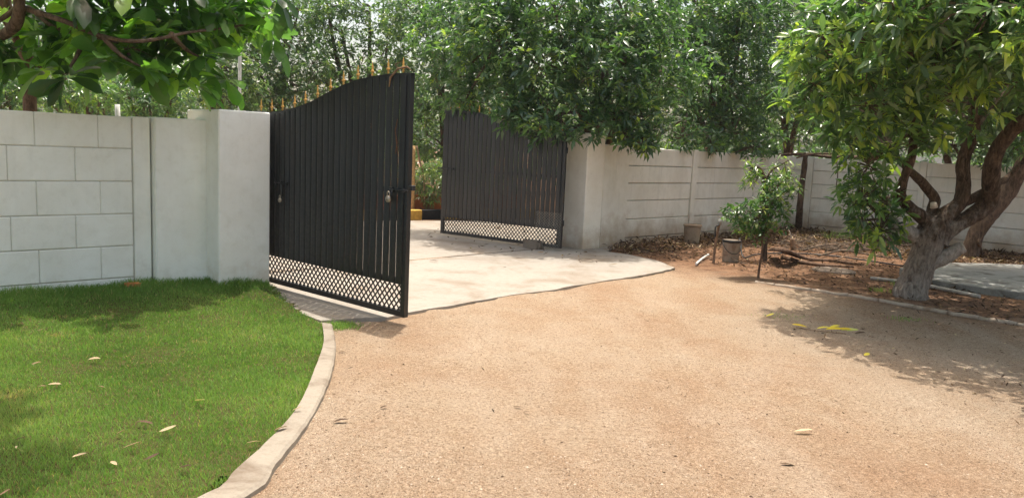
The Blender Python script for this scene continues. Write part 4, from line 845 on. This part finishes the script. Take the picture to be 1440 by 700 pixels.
# standpipe with tap
c = G(1003, 370); t = thing('standpipe', c, label='bent brown standpipe with a grey cap left of the grey-brown bucket', cat='standpipe')
mb = MB(); mb.tube(crom([c+Vector((0, 0, -.05)), P(1006, 345, c.y), P(1009, 325, c.y), P(1012, 314, c.y)], 4), [.022]*13, 8, .15); mb.build('pipe', m_wood, t)
mb = MB(); mb.tube([P(1012, 316, c.y), P(1013, 308, c.y)], [.03, .024], 10, .1); mb.build('cap', m_slab, t)
mb = MB(); mb.tube(crom([P(1011, 316, c.y-.03), P(1006, 320, c.y-.04), P(1006, 333, c.y-.05)], 3), .012, 6); mb.build('tap', m_black, t)
def rod(name, pts, r_, m_, label, cat, sides=8, rough=.0):
    mb = MB(); n_ = (len(pts)-1)*4+1; mb.tube(crom(pts, 4), r_ if not hasattr(r_, '__len__') else lerp_list(list(r_), 4), sides, rough); return tag(recenter(mb.build(name, m_)), label, cat)
g_ = lambda px, py, z=.015: G(px, py, z)
rod('pvc_pipe', [g_(979, 371, .02), g_(987, 364, .03), g_(996, 358, .05)], .018, m_white, 'short white plastic pipe lying left of the standpipe', 'pipe')
rod('pvc_pipe', [g_(1224, 391, .03), g_(1260, 395, .03), g_(1300, 401, .03), g_(1345, 410, .03), g_(1378, 417, .02)], .026, m_wpipe, 'long whitish pipe lying behind the pale trunk along the slab', 'pipe')
rod('garden_hose', [g_(1040, 335, .25), g_(1042, 350, .12), g_(1046, 362, .03), g_(1062, 358, .03), g_(1090, 356, .03), g_(1140, 357, .03), g_(1190, 362, .03), g_(1270, 374, .03)], .012, m_black, 'black hose trailing from the bucket across the litter', 'hose')
# curved palm sheaths
def sheath(pts, w, m_, label):
    pts = crom(pts, 6); n_ = len(pts); vs = []; fs = []
    for i, p in enumerate(pts):
        d = (pts[min(i+1, n_-1)]-pts[max(i-1, 0)]).normalized(); s_ = d.cross(Vector((0, 0, 1))).normalized(); up = s_.cross(d); ww = w*(1-.75*(i/(n_-1))**1.5)
        for k in range(7):
            a = math.pi*(k/6-.5)*1.2; vs.append(p+s_*math.sin(a)*ww+up*(math.cos(a)*ww*.55))
        for k in range(6, -1, -1):
            a = math.pi*(k/6-.5)*1.2; vs.append(p+s_*math.sin(a)*(ww-.006)+up*(math.cos(a)*ww*.55-.008))
    for i in range(n_-1):
        for k in range(14): fs.append((i*14+k, i*14+(k+1) % 14, i*14+14+(k+1) % 14, i*14+14+k))
    fs += [tuple(range(13, -1, -1)), tuple((n_-1)*14+k for k in range(14))]
    mb = MB(); mb.add(vs, fs, True); return tag(recenter(mb.build('palm_sheath', m_, bevel=0)), label, 'palm sheath')
sheath([G(1088, 352, .12), G(1100, 352, .26), G(1114, 357, .16), G(1135, 364, .05), G(1165, 366, .03), G(1215, 372, .03)], .09, m_bark_r, 'curled red-brown palm sheath arching over the litter, the upper of two')
sheath([G(1100, 362, .07), G(1125, 368, .04), G(1160, 373, .03), G(1200, 375, .02)], .07, m_bark_r, 'flat red-brown palm sheath lying in front of the arched one')
rod('wooden_stake', [Vector((*G(1115, 352)[:2], 0)), P(1115, 335, 14.0)], .05, m_wood, 'short broken wooden stake standing left of the dark post', 'stake', 7, .2)
rod('wooden_stake', [Vector((*G(1115, 348)[:2], 0)), P(1111, 328, 14.4), P(1106, 320, 14.4)], [.018, .014, .006], m_cut, 'thin pale forked stick standing beside the broken stake', 'stake', 6, .2)
sticks = [((1130, 352), (1205, 340), .022, 'grey stick in the litter just right of the dark post'), ((1145, 345), (1230, 350), .018, 'pale stick lying flat in the litter under the side wall'), ((1150, 360), (1240, 347), .016, 'thin bent stick crossing the litter in front of the side wall'),
          ((1095, 338), (1140, 350), .02, 'pale short branch lying behind the arched palm sheath'), ((1160, 352), (1270, 364), .02, 'long grey branch pointing at the concrete slab'), ((1175, 366), (1222, 358), .014, 'slender light twig in front of the litter heap'),
          ((1050, 345), (1085, 352), .014, 'twig lying behind the bushy sapling'), ((1012, 362), (1052, 371), .008, 'thin dark twig in front of the grey-brown bucket')]
for a, b, r_, lb_ in sticks:
    A2, B2 = G(*a, .05), G(*b, .04); rod('dry_branch', [A2, A2.lerp(B2, .35)+Vector((0, .05, .03)), A2.lerp(B2, .7)+Vector((0, -.06, .0)), B2], [r_, r_*.9, r_*.7, r_*.4], m_wood if 'pale' in lb_ or 'light' in lb_ else m_twig, lb_, 'branch', 6, .25)
mb = MB()
for i in range(260):
    c = G(random.uniform(1095, 1300), random.uniform(330, 352), random.uniform(.02, .1)); a = random.uniform(0, 3.14); L_ = random.uniform(.1, .55); d = Vector((math.cos(a), math.sin(a)*.8, random.uniform(-.12, .25)))*L_/2
    mb.tube([c-d, c+Vector((random.uniform(-.04, .04), 0, .02)), c+d], [.008, .006, .003], 4, cap=False)
tag(mb.build('twig_litter', m_twig), 'tangle of thin dry twigs in the litter under the side wall', 'twigs', kind='stuff')
# slab, disc, edging
sl = [tuple(G(*a, .10))[:2] for a in ((1265, 376), (1292, 389), (1340, 397), (1400, 406), (1445, 411))]+[(8.2, 9.4), (9.6, 10.6), (9.2, 12.2)]+[tuple(G(*a, .10))[:2] for a in ((1440, 372), (1390, 370), (1330, 369))]
mb = MB(); mb.prism(sl, -.03, .10); tag(recenter(mb.build('concrete_slab', m_slab, bevel=.012)), 'low grey concrete slab with leaf litter right of the pale trunk', 'slab')
c = G(1172, 382); mb = MB(); mb.lathe([(.30, -.02), (.31, .02), (.28, .035)], c, 24); tag(recenter(mb.build('round_cover', m_cover)), 'round grey concrete disc lying on red soil left of the pale trunk', 'cover')
ed = crom([G(*a, .01) for a in ((1062, 396), (1100, 402), (1170, 411), (1225, 420), (1285, 431), (1345, 441), (1400, 450), (1470, 460))], 5)
es = thing('edging_strip', ed[0], label='thin half-buried concrete edging between the sandy drive and the planting bed', cat='edging')
for i in range(0, len(ed)-1, 4):
    a, b = ed[i], ed[min(i+4, len(ed)-1)]; d = b-a; M = Matrix.Translation(a) @ Matrix.Rotation(math.atan2(d.y, d.x), 4, 'Z'); mb = MB(); mb.tube([M @ Vector((d.length*k/5+.002*(1-2*(k > 2)), random.uniform(-.006, .006), random.uniform(-.014, -.002))) for k in range(6)], .026, 8, .25); mb.build('edging_stone', m_edge, es)

# ------------------------------------------------------------------ single fallen leaves
def one_leaf(px, py, L, ang, tone, label, m_=None, W=.24, z=None, dr=-.25, name='fallen_leaf', cat='leaf'):
    c = G(px, py, .03) if z is None else G(px, py, z)
    if z is None and in_poly(np.array([c.x]), np.array([c.y]), lawn_poly)[0]: zz = float(lawn_z(c.x, c.y))+.028; c = G(px, py, zz); 
    elif z is None: c = G(px, py, .0); c.z = float(hfun(np.array(c.x), np.array(c.y)))+.008
    L *= random.uniform(.8, 1.05); W *= random.uniform(.75, 1.5); a = R(ang); D = np.array([[math.cos(a), math.sin(a), random.uniform(.1, .35)]]); D /= np.linalg.norm(D); S_ = np.cross(D, np.array([[random.uniform(-.4, .4), random.uniform(-.4, .4), 1.]])); S_ /= np.linalg.norm(S_)
    me = leaf_mesh(name, (np.array([[-L/2*math.cos(a), -L/2*math.sin(a), 0]]), D, S_, np.array([L]), np.array([random.uniform(-.25, .30)]), np.array([min(tone, .97)*random.uniform(.88, 1)])), W, 3)
    o = link(name, me, m_ or m_dry); o.location = c; return tag(o, label, cat)
lawn_leaves = [
 (133, 505, .10, 20, .95, 'pale curved leaf highest in the middle of the sunlit lawn'), (51, 511, .07, 60, .8, 'small straw leaf on the lawn above the left cluster'), (85, 537, .05, 10, .55, 'tiny brown leaf on the lawn under the long pale one'),
 (60, 543, .06, 20, .7, 'pale leaf tip beside a yellowish blade, left half of the lawn'), (77, 540, .08, 15, .98, 'yellowish leaf lying flat beside the pale leaf tip'), (142, 543, .06, 0, .85, 'short straw leaf in the centre of the lawn'), (148, 569, .06, -20, .75, 'small folded tan leaf in the centre of the lawn'),
 (281, 565, .09, -25, .98, 'long pale leaf on the lawn nearest to the bend of the kerb'), (204, 594, .10, -10, .5, 'reddish brown curled leaf on the lawn between two pale ones'), (236, 605, .09, 30, .95, 'cream sickle-shaped leaf right of the reddish curled leaf'),
 (171, 608, .06, 50, .9, 'narrow yellow leaf left of the cream sickle-shaped leaf'), (186, 628, .09, 28, .9, 'greenish white leaf below the narrow yellow one'), (110, 594, .06, 5, .35, 'thin dark brown leaf above the leaf with upturned tip'),
 (30, 616, .07, 55, .3, 'dark brown leaf at the left of the lawn'), (23, 629, .06, -60, .98, 'bright straw leaf just below the dark brown one at left'), (112, 641, .08, 25, .95, 'pale pointed leaf with upturned tip in the lower lawn'), (160, 651, .07, -35, .97, 'white folded leaf in the lower middle of the lawn'),
 (214, 643, .08, 50, .35, 'crumpled brown leaf low on the lawn, right of the white folded one'), (228, 630, .06, -30, .45, 'small brown and cream leaf above the crumpled one'), (261, 659, .08, -15, .3, 'dark curled leaf on the lawn close to the kerb'), (305, 620, .05, 20, .6, 'little tan leaf on the lawn by the kerb'),
 (155, 684, .09, -5, .5, 'brown twisted leaf at the bottom edge of the lawn'), (6, 694, .06, 60, .7, 'tan leaf in the bottom left corner of the lawn'), (57, 465, .06, 0, .9, 'pale leaf at the edge of the wall shade on the lawn'), (15, 543, .05, 10, .6, 'small tan leaf on the lawn at the left end')]
for a in lawn_leaves: one_leaf(*a)
sand_leaves = [
 (480, 598, .11, 18, .2, 'dark brown curled leaf on the sand right of the kerb'), (540, 578, .07, 40, .25, 'thin dark twig-like leaf on the sand, right of the curled one'), (481, 496, .07, 0, .2, 'small dark leaf on the sand below the gate shadow'), (402, 633, .08, 20, .5, 'tan leaf on the sand against the lower kerb'),
 (493, 520, .05, 10, .1, 'tiny black leaf bit on the sand near the kerb bend'), (728, 571, .07, -5, .3, 'brown crumpled leaf in the middle of the sandy drive'), (741, 579, .06, -50, .3, 'thin curved stalk beside the crumpled leaf mid-drive'), (1130, 606, .13, -14, .98, 'long pale straw leaf on the lower right of the drive'),
 (1110, 649, .10, 0, .35, 'brown flat leaf near the bottom right of the drive'), (1078, 487, .05, 60, .2, 'small dark leaf on sunlit sand left of the tree shade'), (1210, 469, .11, -15, .3, 'brown leaf in the tree shade right of the yellow leaves')]
for a in sand_leaves: one_leaf(*a)
one_leaf(357, 621, .10, 35, .95, 'cream leaf lying across the kerb top', z=.055); one_leaf(418, 576, .07, 25, .95, 'yellow-white leaf on the kerb where it bends', z=.055); one_leaf(395, 603, .10, 50, .9, 'thin pale leaf on the outer rim of the kerb', z=.055)
one_leaf(610, 367, .15, 5, .45, 'red-brown leaf on the concrete between the gate leaves', z=.03); one_leaf(826, 366, .12, 0, .4, 'brown leaf on the apron in front of the cream pillar', z=.03); one_leaf(862, 373, .15, -20, .95, 'white bleached leaf on the apron near the litter', z=.03)
one_leaf(760, 355, .12, 10, .9, 'yellowish leaf on the apron near the stone block', z=.03); one_leaf(710, 376, .05, 10, .2, 'small dark leaf alone on the sunlit apron', z=.03)
yl = thing('yellow_leaf_spray', G(1160, 466, 0), label='fallen spray of bright yellow leaves on the sand at the edge of the tree shade', cat='leaf spray')
for dx, dy, L_, a_ in ((-25, -3, .16, 172), (-12, -1, .15, 8), (0, 0, .17, -6), (6, -3, .13, 20), (14, 0, .16, -25), (22, 1, .15, -10), (30, 2, .13, 5)):
    c = G(1160+dx, 466+dy, .0); a = R(a_); L_ *= .95; D = np.array([[math.cos(a), math.sin(a)*.7, .22]]); D /= np.linalg.norm(D); S_ = np.cross(D, np.array([[0, -random.uniform(.1, .7), 1.]])); S_ /= np.linalg.norm(S_)
    me = leaf_mesh('leaf', (np.array([[c.x, c.y, .022]]), D, S_, np.array([L_]), np.array([.1]), np.array([random.uniform(.1, .9) if dx < 15 else .99])), .24, 3); link('leaf', me, m_yel, yl)
mb = MB(); mb.tube([G(1120, 460, .01), G(1150, 465, .015), G(1190, 469, .01)], .004, 5); mb.build('stalk', m_wood, yl)
one_leaf(1219, 499, .07, 10, .8, 'single bright yellow leaf in the middle of the tree shade', m_yel, .5); one_leaf(1083, 446, .09, -15, .9, 'small yellow leaf by the thin grass left of the yellow spray', m_yel, .3)
# ------------------------------------------------------------------ thin scattering volume, added to imitate lens flare veiling the trees
mb = MB(); mb.box((0, 100, 4.0), (604, 604, 10.4)); hz = mb.build('flare_veil', None); tag(hz, kind='stuff')
HM = bpy.data.materials.new('flare_veil'); HM.use_nodes = True; HM.node_tree.nodes.clear(); ho = HM.node_tree.nodes.new('ShaderNodeOutputMaterial'); hv = HM.node_tree.nodes.new('ShaderNodeVolumePrincipled')
hv.inputs['Density'].default_value = .0005; hv.inputs['Color'].default_value = (.9, .95, 1, 1); hv.inputs['Anisotropy'].default_value = .3; HM.node_tree.links.new(hv.outputs[0], ho.inputs['Volume']); hz.data.materials.append(HM)
print('leaves', NL, 'tris', sum(len(me.polygons) for me in bpy.data.meshes))
